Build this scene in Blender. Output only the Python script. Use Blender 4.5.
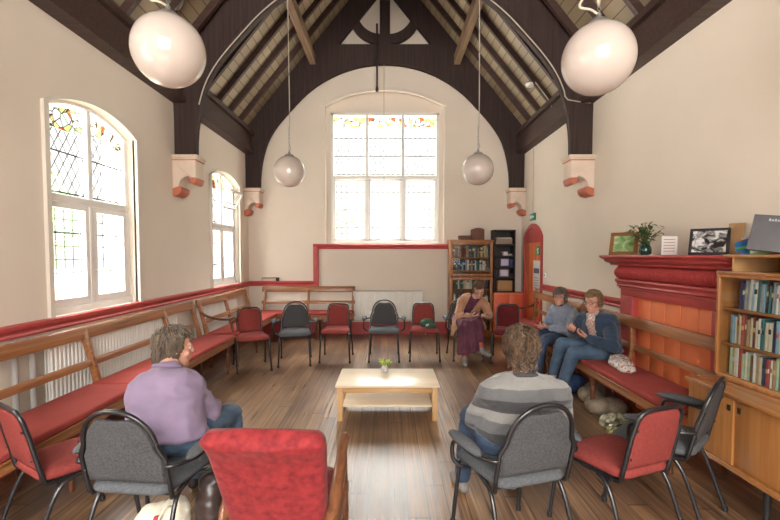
import bpy, bmesh, math, random
from math import sin, cos, pi, radians, sqrt, atan2
from mathutils import Vector, Matrix, noise
V = Vector
random.seed(7)
for o in list(bpy.data.objects):
    bpy.data.objects.remove(o)
SC = bpy.context.scene
COL = SC.collection

# ------------------------------------------------------------------ camera
cam_d = bpy.data.cameras.new('camera')
cam_d.sensor_width = 36.0
cam_d.lens = 430 / 780 * 36.0
cam_d.shift_x = 2 / 780
cam_d.shift_y = 13.8 / 780
cam_d.clip_start = 0.05
cam_d.clip_end = 300
cam = bpy.data.objects.new('camera', cam_d)
COL.objects.link(cam)
cam.location = (0, 0, 1.6)
cam.rotation_euler = (radians(90 - 2.5), 0, 0)
SC.camera = cam

# ------------------------------------------------------------------ world, daylight portals, exposure
world = bpy.data.worlds.new('overcast_sky')
SC.world = world
world.use_nodes = True
wn = world.node_tree
wn.nodes.clear()
bg = wn.nodes.new('ShaderNodeBackground')
bg.inputs['Color'].default_value = (1.0, 0.98, 0.955, 1)
# overcast sky: much brighter overhead than near the horizon
wtc = wn.nodes.new('ShaderNodeTexCoord'); wsp = wn.nodes.new('ShaderNodeSeparateXYZ')
wn.links.new(wtc.outputs['Generated'], wsp.inputs[0])
wmr = wn.nodes.new('ShaderNodeMapRange'); wmr.interpolation_type = 'SMOOTHSTEP'
wmr.inputs['From Min'].default_value = 0.22; wmr.inputs['From Max'].default_value = 0.85
wmr.inputs['To Min'].default_value = 0.72; wmr.inputs['To Max'].default_value = 34.0
wn.links.new(wsp.outputs[2], wmr.inputs[0]); wn.links.new(wmr.outputs[0], bg.inputs['Strength'])
wo = wn.nodes.new('ShaderNodeOutputWorld')
wn.links.new(bg.outputs[0], wo.inputs[0])
SC.view_settings.view_transform = 'Standard'
SC.view_settings.look = 'None'
SC.view_settings.gamma = 1.0
SC.view_settings.exposure = 0.52
SC.view_settings.use_curve_mapping = False

def portal(loc, rot, sx, sz):
    l = bpy.data.lights.new('daylight_portal', 'AREA')
    l.shape = 'RECTANGLE'
    l.size = sx
    l.size_y = sz
    l.cycles.is_portal = True
    o = bpy.data.objects.new('daylight_portal', l)
    COL.objects.link(o)
    o.location = loc
    o.rotation_euler = rot

def fill_area(loc, rot, sx, sz, power, col=(1, .965, .92)):
    l = bpy.data.lights.new('window_daylight', 'AREA')
    l.shape = 'RECTANGLE'; l.size = sx; l.size_y = sz; l.energy = power; l.color = col
    o = bpy.data.objects.new('window_daylight', l); COL.objects.link(o)
    o.location = loc; o.rotation_euler = rot
# added fill lamp just inside the window behind the camera, brightening the room
fill_area((-0.06, -2.66, 2.75), (radians(84), 0, 0), 3.4, 3.2, 190)
XL, XR, YB, YF, XC = -2.80, 2.68, 8.656, -2.7, -0.06
WT = 0.36
WIN_L = [(3.57, 4.80), (6.83, 8.09), (0.55, 1.80), (-2.1, -0.85)]
for (a, b) in WIN_L:
    portal((XL - WT - 0.04, (a + b) / 2, 2.05), (0, radians(-90), 0), 2.2, b - a)
portal((XC, YB + WT + 0.04, 3.15), (radians(-90), 0, 0), 2.3, 2.8)
portal((XC, YF - WT - 0.04, 2.7), (radians(90), 0, 0), 3.6, 3.4)

# ------------------------------------------------------------------ materials
MATS = {}
def nodes_of(name):
    m = bpy.data.materials.new(name)
    m.use_nodes = True
    nt = m.node_tree
    return m, nt, nt.nodes['Principled BSDF']
def rgb(c):
    return (c[0], c[1], c[2], 1.0)
def coords(nt, scale=(1, 1, 1), rot=(0, 0, 0), kind='Object'):
    tc = nt.nodes.new('ShaderNodeTexCoord')
    mp = nt.nodes.new('ShaderNodeMapping')
    mp.inputs['Scale'].default_value = scale
    mp.inputs['Rotation'].default_value = rot
    nt.links.new(tc.outputs[kind], mp.inputs['Vector'])
    return mp.outputs[0]
def bump(nt, height, bsdf, strength=0.3, dist=0.01):
    b = nt.nodes.new('ShaderNodeBump')
    b.inputs['Strength'].default_value = strength
    b.inputs['Distance'].default_value = dist
    nt.links.new(height, b.inputs['Height'])
    nt.links.new(b.outputs[0], bsdf.inputs['Normal'])
def ramp(nt, fac, stops, interp='LINEAR'):
    r = nt.nodes.new('ShaderNodeValToRGB')
    r.color_ramp.interpolation = interp
    el = r.color_ramp.elements
    el[0].position = stops[0][0]; el[0].color = rgb(stops[0][1])
    el[1].position = stops[-1][0]; el[1].color = rgb(stops[-1][1])
    for p, c in stops[1:-1]:
        e = el.new(p); e.color = rgb(c)
    nt.links.new(fac, r.inputs[0])
    return r.outputs[0]
def mat(name, c, rough=0.5, metal=0.0, var=0.0, nscale=8.0, bmp=0.0, bscale=None, stretch=(1, 1, 1), spec=0.5, sheen=0.0, c2=None, coat=0.0, detail=4):
    """solid colour with optional noise variation and bump"""
    if name in MATS:
        return MATS[name]
    m, nt, b = nodes_of(name)
    b.inputs['Base Color'].default_value = rgb(c)
    b.inputs['Roughness'].default_value = rough
    b.inputs['Metallic'].default_value = metal
    b.inputs['Specular IOR Level'].default_value = spec
    b.inputs['Sheen Weight'].default_value = sheen
    b.inputs['Coat Weight'].default_value = coat
    if var > 0 or c2:
        co = coords(nt, stretch)
        n = nt.nodes.new('ShaderNodeTexNoise')
        n.inputs['Scale'].default_value = nscale
        n.inputs['Detail'].default_value = detail
        nt.links.new(co, n.inputs['Vector'])
        lo = c2 if c2 else tuple(x * (1 - var) for x in c)
        hi = c if c2 else tuple(min(1, x * (1 + var)) for x in c)
        nt.links.new(ramp(nt, n.outputs[0], [(0.32, lo), (0.68, hi)]), b.inputs['Base Color'])
    if bmp > 0:
        co2 = coords(nt, stretch)
        n2 = nt.nodes.new('ShaderNodeTexNoise')
        n2.inputs['Scale'].default_value = bscale or nscale * 4
        n2.inputs['Detail'].default_value = 3
        nt.links.new(co2, n2.inputs['Vector'])
        bump(nt, n2.outputs[0], b, bmp, 0.004)
    MATS[name] = m
    return m
def wood(name, c, c2, rough=0.45, axis='X', scale=3.0, coat=0.0):
    """grain stretched along one object axis"""
    if name in MATS:
        return MATS[name]
    st = {'X': (0.6, 14, 14), 'Y': (14, 0.6, 14), 'Z': (14, 14, 0.6)}[axis]
    m = mat(name, c, rough, c2=c2, nscale=scale, stretch=st, bmp=0.08, bscale=scale * 2, coat=coat, detail=6)
    return m

plaster = mat('cream_plaster', (0.78, 0.705, 0.61), 0.85, var=0.025, nscale=1.3, bmp=0.12, bscale=30)
plaster_back = plaster
red_paint = mat('crimson_paint', (0.49, 0.072, 0.070), 0.38, var=0.08, nscale=6, bmp=0.05, bscale=25)
orange_paint = mat('orange_paint', (0.88, 0.245, 0.095), 0.45, var=0.05, nscale=4)
terracotta = mat('terracotta_paint', (0.52, 0.16, 0.09), 0.55, var=0.1)
corbel_mat = mat('pink_cream_stone_paint', (0.72, 0.6, 0.5), 0.7, var=0.05)
white_gloss = mat('white_gloss_paint', (0.88, 0.88, 0.85), 0.35, var=0.02)
truss_mat = wood('dark_stained_timber', (0.050, 0.026, 0.022), (0.022, 0.012, 0.011), 0.75, 'Z', 2.0)
rafter_mat = wood('brown_stained_rafter', (0.070, 0.034, 0.025), (0.030, 0.015, 0.012), 0.55, 'X', 2.0)
purlin_mat = wood('brown_purlin', (0.30, 0.20, 0.12), (0.16, 0.10, 0.06), 0.5, 'Y', 2.0)  # light falling on the purlins is put into this paler brown
oak = wood('golden_oak', (0.42, 0.18, 0.055), (0.25, 0.09, 0.025), 0.35, 'Z', 2.5)
oak_h = wood('golden_oak_level', (0.42, 0.18, 0.055), (0.25, 0.09, 0.025), 0.35, 'X', 2.5)
bench_wood = wood('bench_varnished_pine', (0.40, 0.175, 0.065), (0.22, 0.08, 0.028), 0.32, 'X', 2.2, coat=0.2)
bench_leg = wood('bench_turned_wood', (0.16, 0.055, 0.02), (0.08, 0.028, 0.012), 0.35, 'Z', 2.2)
beech = wood('pale_beech', (0.66, 0.42, 0.20), (0.56, 0.33, 0.14), 0.22, 'X', 2.0, coat=0.35)
beech_glare = wood('pale_beech_top', (0.84, 0.73, 0.56), (0.78, 0.64, 0.46), 0.34, 'X', 2.0, coat=0.2)  # window reflection on the tabletop put into the colour; shelf shares it
beech_z = wood('pale_beech_leg', (0.66, 0.42, 0.20), (0.56, 0.33, 0.14), 0.3, 'Z', 2.0)
cushion_red = mat('brick_red_wool', (0.33, 0.060, 0.050), 0.9, var=0.10, nscale=5, bmp=0.3, bscale=260, spec=.2)
chair_red = mat('red_weave', (0.235, 0.044, 0.038), 0.9, var=0.12, nscale=60, bmp=0.3, bscale=300, spec=.2)
seat_grey_lit = mat('grey_seat_weave', (0.088, 0.094, 0.102), 0.9, var=0.2, nscale=110, bmp=0.3, bscale=300, spec=.25)  # paler than the backs: light caught by pads and seats is in the colour
chair_maroon = mat('maroon_weave', (0.13, 0.018, 0.02), 0.9, var=0.12, nscale=60, bmp=0.3, bscale=300, spec=.2)
chair_grey = mat('grey_weave', (0.066, 0.067, 0.071), 0.9, var=0.28, nscale=110, bmp=0.3, bscale=300, spec=.25)
black_tube = mat('black_tube', (0.012, 0.012, 0.014), 0.3, metal=0.0, coat=0.3)
velvet = mat('crimson_velvet', (0.27, 0.024, 0.026), 0.75, c2=(0.15, 0.010, 0.014), nscale=30, bmp=0.3, bscale=70, sheen=0.06, spec=.25, detail=8)
walnut = wood('walnut_arm', (0.22, 0.085, 0.035), (0.10, 0.035, 0.016), 0.3, 'Y', 2.5, coat=0.3)
cable_mat = mat('pale_cable', (0.5, 0.45, 0.36), 0.5)
metal_grey = mat('grey_metal', (0.35, 0.35, 0.35), 0.35, metal=0.8)
opal = mat('opal_glass', (0.52, 0.465, 0.43), 0.08, spec=0.7)
ob_ = opal.node_tree.nodes['Principled BSDF']; ob_.inputs['Subsurface Weight'].default_value = 1.0; ob_.inputs['Subsurface Radius'].default_value = (1, .95, .9); ob_.inputs['Subsurface Scale'].default_value = 0.35
black_mat = mat('matt_black', (0.015, 0.015, 0.017), 0.5)
dark_case = mat('dark_stained_case', (0.025, 0.018, 0.016), 0.5, var=0.15)
paper_white = mat('white_paper', (0.82, 0.82, 0.80), 0.7, var=0.03)
cardboard = mat('cardboard', (0.40, 0.24, 0.11), 0.8, var=0.08)
brass = mat('brass', (0.6, 0.42, 0.15), 0.3, metal=0.9)
rad_mat = mat('radiator_enamel', (0.84, 0.83, 0.79), 0.35, var=0.02)
skin = mat('skin_fair', (0.62, 0.35, 0.26), 0.5, var=0.06, nscale=18)
skin2 = mat('skin_ruddy', (0.60, 0.31, 0.22), 0.5, var=0.07, nscale=18)
eye_white = mat('eye_white', (0.75, 0.73, 0.70), 0.2)
eye_dark = mat('eye_iris', (0.03, 0.025, 0.02), 0.15)
lip = mat('lips', (0.45, 0.15, 0.13), 0.4)

def board_ceiling():
    m, nt, b = nodes_of('olive_stained_boards')
    co = coords(nt)
    sep = nt.nodes.new('ShaderNodeSeparateXYZ'); nt.links.new(co, sep.inputs[0])
    # seams run the length of the hall: pitch measured by height up the slope
    mu = nt.nodes.new('ShaderNodeMath'); mu.operation = 'MULTIPLY'; mu.inputs[1].default_value = 1 / 0.115
    nt.links.new(sep.outputs[2], mu.inputs[0])
    fr = nt.nodes.new('ShaderNodeMath'); fr.operation = 'FRACT'; nt.links.new(mu.outputs[0], fr.inputs[0])
    fl = nt.nodes.new('ShaderNodeMath'); fl.operation = 'FLOOR'; nt.links.new(mu.outputs[0], fl.inputs[0])
    wnz = nt.nodes.new('ShaderNodeTexWhiteNoise'); wnz.noise_dimensions = '1D'; nt.links.new(fl.outputs[0], wnz.inputs['W'])
    base = ramp(nt, wnz.outputs[0], [(0, (0.27, 0.215, 0.135)), (1, (0.38, 0.31, 0.205))])
    seam = ramp(nt, fr.outputs[0], [(0.0, (0.12, 0.12, 0.12)), (0.07, (1, 1, 1)), (0.94, (1, 1, 1)), (1.0, (0.12, 0.12, 0.12))])
    mx = nt.nodes.new('ShaderNodeMix'); mx.data_type = 'RGBA'; mx.blend_type = 'MULTIPLY'; mx.inputs[0].default_value = 1
    nt.links.new(base, mx.inputs[6]); nt.links.new(seam, mx.inputs[7])
    nt.links.new(mx.outputs[2], b.inputs['Base Color'])
    b.inputs['Roughness'].default_value = 0.6
    return m
ceil_mat = board_ceiling()

def plank_floor():
    m, nt, b = nodes_of('worn_floorboards')
    co = coords(nt)
    sep = nt.nodes.new('ShaderNodeSeparateXYZ'); nt.links.new(co, sep.inputs[0])
    mu = nt.nodes.new('ShaderNodeMath'); mu.operation = 'MULTIPLY'; mu.inputs[1].default_value = 1 / 0.128
    nt.links.new(sep.outputs[0], mu.inputs[0])
    fr = nt.nodes.new('ShaderNodeMath'); fr.operation = 'FRACT'; nt.links.new(mu.outputs[0], fr.inputs[0])
    fl = nt.nodes.new('ShaderNodeMath'); fl.operation = 'FLOOR'; nt.links.new(mu.outputs[0], fl.inputs[0])
    w1 = nt.nodes.new('ShaderNodeTexWhiteNoise'); w1.noise_dimensions = '1D'; nt.links.new(fl.outputs[0], w1.inputs['W'])
    # board ends: shift y by per-board random, 2.6 m lengths
    m2 = nt.nodes.new('ShaderNodeMath'); m2.operation = 'MULTIPLY_ADD'; m2.inputs[1].default_value = 3.7
    nt.links.new(w1.outputs[0], m2.inputs[0]); nt.links.new(sep.outputs[1], m2.inputs[2])
    m3 = nt.nodes.new('ShaderNodeMath'); m3.operation = 'MULTIPLY'; m3.inputs[1].default_value = 1 / 3.1
    nt.links.new(m2.outputs[0], m3.inputs[0])
    f2 = nt.nodes.new('ShaderNodeMath'); f2.operation = 'FLOOR'; nt.links.new(m3.outputs[0], f2.inputs[0])
    fr2 = nt.nodes.new('ShaderNodeMath'); fr2.operation = 'FRACT'; nt.links.new(m3.outputs[0], fr2.inputs[0])
    cmb = nt.nodes.new('ShaderNodeCombineXYZ'); nt.links.new(fl.outputs[0], cmb.inputs[0]); nt.links.new(f2.outputs[0], cmb.inputs[1])
    w2 = nt.nodes.new('ShaderNodeTexWhiteNoise'); w2.noise_dimensions = '2D'; nt.links.new(cmb.outputs[0], w2.inputs['Vector'])
    # grain
    cg = coords(nt, (34, 0.8, 1))
    g = nt.nodes.new('ShaderNodeTexNoise'); g.inputs['Scale'].default_value = 1.6; g.inputs['Detail'].default_value = 5; g.inputs['Roughness'].default_value = 0.5
    nt.links.new(cg, g.inputs['Vector'])
    # broad wear
    cw = coords(nt, (1.4, 0.5, 1))
    w = nt.nodes.new('ShaderNodeTexNoise'); w.inputs['Scale'].default_value = 1.6; w.inputs['Detail'].default_value = 6
    nt.links.new(cw, w.inputs['Vector'])
    a1 = nt.nodes.new('ShaderNodeMath'); a1.operation = 'MULTIPLY_ADD'; a1.inputs[1].default_value = 0.16
    gs = nt.nodes.new('ShaderNodeMath'); gs.operation = 'MULTIPLY_ADD'; gs.inputs[1].default_value = 0.72; gs.inputs[2].default_value = 0.14; nt.links.new(g.outputs[0], gs.inputs[0])
    nt.links.new(w2.outputs[0], a1.inputs[0]); nt.links.new(gs.outputs[0], a1.inputs[2])
    a2 = nt.nodes.new('ShaderNodeMath'); a2.operation = 'MULTIPLY_ADD'; a2.inputs[1].default_value = 0.75
    nt.links.new(w.outputs[0], a2.inputs[0]); nt.links.new(a1.outputs[0], a2.inputs[2])
    mr = nt.nodes.new('ShaderNodeMapRange'); mr.inputs['From Min'].default_value = 0.6; mr.inputs['From Max'].default_value = 1.36
    nt.links.new(a2.outputs[0], mr.inputs[0])
    colr = ramp(nt, mr.outputs[0], [(0.26, (0.062, 0.032, 0.018)), (0.42, (0.135, 0.073, 0.039)), (0.58, (0.225, 0.128, 0.066)), (0.80, (0.43, 0.265, 0.135))])
    seam = ramp(nt, fr.outputs[0], [(0.0, (0.08, 0.08, 0.08)), (0.055, (1, 1, 1)), (0.945, (1, 1, 1)), (1.0, (0.08, 0.08, 0.08))])
    end = ramp(nt, fr2.outputs[0], [(0.0, (0.15, 0.15, 0.15)), (0.002, (1, 1, 1)), (0.998, (1, 1, 1)), (1.0, (0.15, 0.15, 0.15))])
    mx = nt.nodes.new('ShaderNodeMix'); mx.data_type = 'RGBA'; mx.blend_type = 'MULTIPLY'; mx.inputs[0].default_value = 1
    nt.links.new(colr, mx.inputs[6]); nt.links.new(seam, mx.inputs[7])
    mx2 = nt.nodes.new('ShaderNodeMix'); mx2.data_type = 'RGBA'; mx2.blend_type = 'MULTIPLY'; mx2.inputs[0].default_value = 1
    nt.links.new(mx.outputs[2], mx2.inputs[6]); nt.links.new(end, mx2.inputs[7])
    nt.links.new(mx2.outputs[2], b.inputs['Base Color'])
    rg = nt.nodes.new('ShaderNodeMapRange'); rg.inputs['From Min'].default_value = 0.3; rg.inputs['From Max'].default_value = 0.7
    rg.inputs['To Min'].default_value = 0.27; rg.inputs['To Max'].default_value = 0.36
    nt.links.new(g.outputs[0], rg.inputs[0]); nt.links.new(rg.outputs[0], b.inputs['Roughness'])
    b.inputs['Specular IOR Level'].default_value = 0.6
    b.inputs['Coat Weight'].default_value = 0.25
    b.inputs['Coat Roughness'].default_value = 0.3
    # cupped boards + grain relief
    sq = nt.nodes.new('ShaderNodeMath'); sq.operation = 'PINGPONG'; sq.inputs[1].default_value = 0.5
    nt.links.new(mu.outputs[0], sq.inputs[0])
    hh = nt.nodes.new('ShaderNodeMath'); hh.operation = 'MULTIPLY_ADD'; hh.inputs[1].default_value = 0.08
    nt.links.new(g.outputs[0], hh.inputs[0]); nt.links.new(sq.outputs[0], hh.inputs[2])
    bump(nt, hh.outputs[0], b, 0.15, 0.005)
    return m
floor_mat = plank_floor()

def lead_glass(name, cell, diamond=False, stained=False, tint=(0.97, 0.98, 0.97), ax='XZ'):
    """leaded light: thin dark cames in a grid over slightly milky clear glass"""
    m = bpy.data.materials.new(name); m.use_nodes = True
    nt = m.node_tree; nt.nodes.clear()
    out = nt.nodes.new('ShaderNodeOutputMaterial')
    tc = nt.nodes.new('ShaderNodeTexCoord')
    sep = nt.nodes.new('ShaderNodeSeparateXYZ'); nt.links.new(tc.outputs['Object'], sep.inputs[0])
    def math(op, a, b=None, c=None):
        n = nt.nodes.new('ShaderNodeMath'); n.operation = op
        for i, v in enumerate((a, b, c)):
            if v is None: continue
            if isinstance(v, (int, float)): n.inputs[i].default_value = v
            else: nt.links.new(v, n.inputs[i])
        return n.outputs[0]
    U, W = sep.outputs[0 if ax == 'XZ' else 1], sep.outputs[2]
    if diamond:
        p = math('ADD', U, math('MULTIPLY', W, 0.62)); q = math('SUBTRACT', U, math('MULTIPLY', W, 0.62))
        U2, W2 = p, q
    else:
        U2, W2 = U, W
    def line(v, period, wd):
        t = math('PINGPONG', v, period / 2)
        return math('LESS_THAN', t, wd)
    cw_ = 0.0032
    if stained:
        vor = nt.nodes.new('ShaderNodeTexVoronoi'); vor.inputs['Scale'].default_value = 14
        nt.links.new(tc.outputs['Object'], vor.inputs['Vector'])
        edge = nt.nodes.new('ShaderNodeTexVoronoi'); edge.feature = 'DISTANCE_TO_EDGE'; edge.inputs['Scale'].default_value = 14
        nt.links.new(tc.outputs['Object'], edge.inputs['Vector'])
        lines = math('LESS_THAN', edge.outputs['Distance'], 0.035)
        sp = nt.nodes.new('ShaderNodeSeparateColor'); nt.links.new(vor.outputs['Color'], sp.inputs[0])
        colr = ramp(nt, sp.outputs[0], [(0.0, (0.80, 0.84, 0.80)), (0.42, (0.62, 0.68, 0.42)), (0.52, (0.85, 0.76, 0.5)), (0.62, (0.72, 0.34, 0.2)), (0.72, (0.8, 0.82, 0.84))], 'CONSTANT')
    else:
        lines = math('MAXIMUM', line(U2, cell[0], cw_), line(W2, cell[1], cw_))
        lines = math('MAXIMUM', lines, line(W, 0.36, 0.006))
        n = nt.nodes.new('ShaderNodeTexNoise'); n.inputs['Scale'].default_value = 9
        nt.links.new(tc.outputs['Object'], n.inputs['Vector'])
        colr = ramp(nt, n.outputs[0], [(0.3, tuple(0.93 * x for x in tint)), (0.7, tint)])
    tr = nt.nodes.new('ShaderNodeBsdfTransparent'); nt.links.new(colr, tr.inputs[0])
    tl = nt.nodes.new('ShaderNodeBsdfTranslucent'); nt.links.new(colr, tl.inputs[0])
    m1 = nt.nodes.new('ShaderNodeMixShader'); m1.inputs[0].default_value = 0.05 if not stained else 0.10
    nt.links.new(tr.outputs[0], m1.inputs[1]); nt.links.new(tl.outputs[0], m1.inputs[2])
    gl = nt.nodes.new('ShaderNodeBsdfGlossy'); gl.inputs['Roughness'].default_value = 0.05
    m2 = nt.nodes.new('ShaderNodeMixShader'); m2.inputs[0].default_value = 0.05
    nt.links.new(m1.outputs[0], m2.inputs[1]); nt.links.new(gl.outputs[0], m2.inputs[2])
    ld = nt.nodes.new('ShaderNodeBsdfDiffuse'); ld.inputs[0].default_value = (0.06, 0.06, 0.065, 1)
    m3 = nt.nodes.new('ShaderNodeMixShader')
    nt.links.new(lines, m3.inputs[0]); nt.links.new(m2.outputs[0], m3.inputs[1]); nt.links.new(ld.outputs[0], m3.inputs[2])
    nt.links.new(m3.outputs[0], out.inputs[0])
    return m
def clear_glass():
    m = bpy.data.materials.new('bookcase_glass'); m.use_nodes = True
    nt = m.node_tree; nt.nodes.clear()
    out = nt.nodes.new('ShaderNodeOutputMaterial')
    tr = nt.nodes.new('ShaderNodeBsdfTransparent'); tr.inputs[0].default_value = (0.93, 0.95, 0.94, 1)
    gl = nt.nodes.new('ShaderNodeBsdfGlossy'); gl.inputs['Roughness'].default_value = 0.03
    lw = nt.nodes.new('ShaderNodeLayerWeight'); lw.inputs[0].default_value = 0.5
    pw = nt.nodes.new('ShaderNodeMath'); pw.operation = 'POWER'; pw.inputs[1].default_value = 4; nt.links.new(lw.outputs['Facing'], pw.inputs[0])
    fz = nt.nodes.new('ShaderNodeMath'); fz.operation = 'MULTIPLY_ADD'; fz.inputs[1].default_value = 0.5; fz.inputs[2].default_value = 0.035; nt.links.new(pw.outputs[0], fz.inputs[0])
    mx = nt.nodes.new('ShaderNodeMixShader')
    nt.links.new(fz.outputs[0], mx.inputs[0]); nt.links.new(tr.outputs[0], mx.inputs[1]); nt.links.new(gl.outputs[0], mx.inputs[2])
    nt.links.new(mx.outputs[0], out.inputs[0])
    return m
case_glass = clear_glass()

# ------------------------------------------------------------------ mesh helpers
class MB:
    def __init__(s):
        s.v = []; s.f = []
    def add(s, vs, fs, M=None):
        n = len(s.v)
        s.v += [tuple(M @ V(p)) if M else tuple(p) for p in vs]
        s.f += [tuple(i + n for i in f) for f in fs]
        return s
    def box(s, lo, hi, M=None):
        x0, y0, z0 = lo; x1, y1, z1 = hi
        vs = [(x0, y0, z0), (x1, y0, z0), (x1, y1, z0), (x0, y1, z0), (x0, y0, z1), (x1, y0, z1), (x1, y1, z1), (x0, y1, z1)]
        return s.add(vs, [(0, 3, 2, 1), (4, 5, 6, 7), (0, 1, 5, 4), (1, 2, 6, 5), (2, 3, 7, 6), (3, 0, 4, 7)], M)
    def bar(s, a, b, w, h, up=(0, 0, 1)):
        a, b = V(a), V(b); d = (b - a).normalized(); up = V(up)
        x = d.cross(up).normalized(); z = x.cross(d)
        vs = []
        for p in (a, b):
            for sx, sz in ((-1, -1), (1, -1), (1, 1), (-1, 1)):
                vs.append(p + x * (sx * w / 2) + z * (sz * h / 2))
        return s.add(vs, [(0, 1, 2, 3), (7, 6, 5, 4), (0, 4, 5, 1), (1, 5, 6, 2), (2, 6, 7, 3), (3, 7, 4, 0)])
    def rings(s, rings, cap=True, closed=False):
        """loft a list of equally sized rings of points"""
        n = len(rings[0]); vs = [p for r in rings for p in r]; fs = []
        m = len(rings)
        for i in range(m if closed else m - 1):
            for j in range(n):
                a = i * n + j; b = i * n + (j + 1) % n; i2 = (i + 1) % m
                fs.append((a, b, i2 * n + (j + 1) % n, i2 * n + j))
        if cap and not closed:
            fs.append(tuple(range(n - 1, -1, -1))); fs.append(tuple(range((m - 1) * n, m * n)))
        return s.add(vs, fs)
    def tube(s, pts, r, seg=8, closed=False, smooth=0):
        pts = [V(p) for p in pts]
        if smooth: pts = spline(pts, smooth, closed)
        rr = r if isinstance(r, (list, tuple)) else None
        out = []; prev = None; m = len(pts)
        for i, p in enumerate(pts):
            if closed: t = pts[(i + 1) % m] - pts[i - 1]
            else: t = pts[min(i + 1, m - 1)] - pts[max(i - 1, 0)]
            t.normalize()
            if prev is None:
                u = t.orthogonal().normalized()
            else:
                u = (prev - t * prev.dot(t))
                u = u.normalized() if u.length > 1e-6 else t.orthogonal().normalized()
            prev = u; w = t.cross(u)
            k = rr[int(i * (len(rr) - 1) / max(1, m - 1) + 0.5)] if rr else r
            out.append([p + (u * cos(a) + w * sin(a)) * k for a in [2 * pi * j / seg for j in range(seg)]])
        return s.rings(out, True, closed)
    def lathe(s, prof, M=None, seg=20, cap=True):
        vs = []; fs = []; n = seg
        for r, z in prof:
            for j in range(n):
                a = 2 * pi * j / n
                vs.append((r * cos(a), r * sin(a), z))
        for i in range(len(prof) - 1):
            for j in range(n):
                fs.append((i * n + j, i * n + (j + 1) % n, (i + 1) * n + (j + 1) % n, (i + 1) * n + j))
        if cap:
            fs.append(tuple(range(n - 1, -1, -1))); fs.append(tuple(range((len(prof) - 1) * n, len(prof) * n)))
        return s.add(vs, fs, M)
    def prism(s, poly, axis, a, b, M=None):
        """poly of 2-d points extruded along an axis; axis Y: (x,z); X: (y,z); Z: (x,y)"""
        mk = {'Y': lambda p, t: (p[0], t, p[1]), 'X': lambda p, t: (t, p[0], p[1]), 'Z': lambda p, t: (p[0], p[1], t)}[axis]
        n = len(poly)
        vs = [mk(p, a) for p in poly] + [mk(p, b) for p in poly]
        fs = [tuple(range(n - 1, -1, -1)), tuple(range(n, 2 * n))] + [(i, (i + 1) % n, n + (i + 1) % n, n + i) for i in range(n)]
        return s.add(vs, fs, M)
    def ell(s, c, r, M=None, seg=16, rg=10):
        c = V(c); vs = [(0, 0, 1)]; fs = []
        for i in range(1, rg):
            t = pi * i / rg
            for j in range(seg):
                a = 2 * pi * j / seg
                vs.append((sin(t) * cos(a), sin(t) * sin(a), cos(t)))
        vs.append((0, 0, -1))
        for j in range(seg):
            fs.append((0, 1 + j, 1 + (j + 1) % seg))
            for i in range(rg - 2):
                a = 1 + i * seg
                fs.append((a + j, a + seg + j, a + seg + (j + 1) % seg, a + (j + 1) % seg))
            a = 1 + (rg - 2) * seg
            fs.append((a + j, len(vs) - 1, a + (j + 1) % seg))
        R = M if M else Matrix.Identity(3)
        return s.add([c + R @ V((p[0] * r[0], p[1] * r[1], p[2] * r[2])) for p in vs], fs)
    def cap(s, a, ra, b, rb, seg=14):
        """tapered capsule"""
        a, b = V(a), V(b); d = b - a
        t = d.normalized() if d.length > 1e-6 else V((0, 0, 1))
        u = t.orthogonal().normalized(); w = t.cross(u); out = []
        for i in range(0, 5):
            g = pi / 2 * (i / 4.0); out.append((a - t * ra * cos(g), max(ra * sin(g), 1e-4)))
        for i in range(0, 5):
            g = pi / 2 * (i / 4.0); out.append((b + t * rb * sin(g), max(rb * cos(g), 1e-4)))
        return s.rings([[p + (u * cos(x) + w * sin(x)) * r for x in [2 * pi * j / seg for j in range(seg)]] for p, r in out])
    def mesh(s, name):
        me = bpy.data.meshes.new(name)
        me.from_pydata(s.v, [], s.f)
        bm = bmesh.new(); bm.from_mesh(me)
        bmesh.ops.recalc_face_normals(bm, faces=bm.faces)
        bm.to_mesh(me); bm.free()
        return me
    def build(s, name, m, parent=None, smooth=None, bevel=0, seg=2, sub=0):
        me = s.mesh(name)
        if m: me.materials.append(m)
        if bevel:
            bm = bmesh.new(); bm.from_mesh(me)
            ed = [e for e in bm.edges if len(e.link_faces) == 2 and e.calc_face_angle(0) > 0.6]
            bmesh.ops.bevel(bm, geom=ed, offset=bevel, segments=seg, profile=0.5, affect='EDGES', clamp_overlap=True)
            bm.to_mesh(me); bm.free()
        if smooth or (smooth is None and (bevel or sub)):
            shade(me, 50)
        o = bpy.data.objects.new(name, me); COL.objects.link(o)
        if sub:
            md = o.modifiers.new('subdivision', 'SUBSURF'); md.levels = sub; md.render_levels = sub
        if parent: o.parent = parent
        return o
def shade(me, ang=40):
    me.polygons.foreach_set('use_smooth', [True] * len(me.polygons))
    bm = bmesh.new(); bm.from_mesh(me)
    for e in bm.edges:
        if len(e.link_faces) == 2 and e.calc_face_angle(0) > radians(ang):
            e.smooth = False
    bm.to_mesh(me); bm.free()
def spline(pts, n, closed=False):
    out = []; m = len(pts)
    rng = range(m if closed else m - 1)
    for i in rng:
        if closed: p0, p1, p2, p3 = pts[i - 1], pts[i], pts[(i + 1) % m], pts[(i + 2) % m]
        else: p0, p1, p2, p3 = pts[max(i - 1, 0)], pts[i], pts[i + 1], pts[min(i + 2, m - 1)]
        for k in range(n):
            t = k / n
            out.append(0.5 * ((2 * p1) + (p2 - p0) * t + (2 * p0 - 5 * p1 + 4 * p2 - p3) * t * t + (3 * p1 - p0 - 3 * p2 + p3) * t ** 3))
    if not closed: out.append(pts[-1])
    return out
def empty(name, loc=(0, 0, 0), rz=0):
    o = bpy.data.objects.new(name, None); COL.objects.link(o)
    o.empty_display_size = 0.1
    o.location = loc; o.rotation_euler = (0, 0, rz)
    return o
def tag(o, label, cat, group=None, kind=None):
    o['label'] = label; o['category'] = cat
    if group: o['group'] = group
    if kind: o['kind'] = kind
    return o
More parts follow.
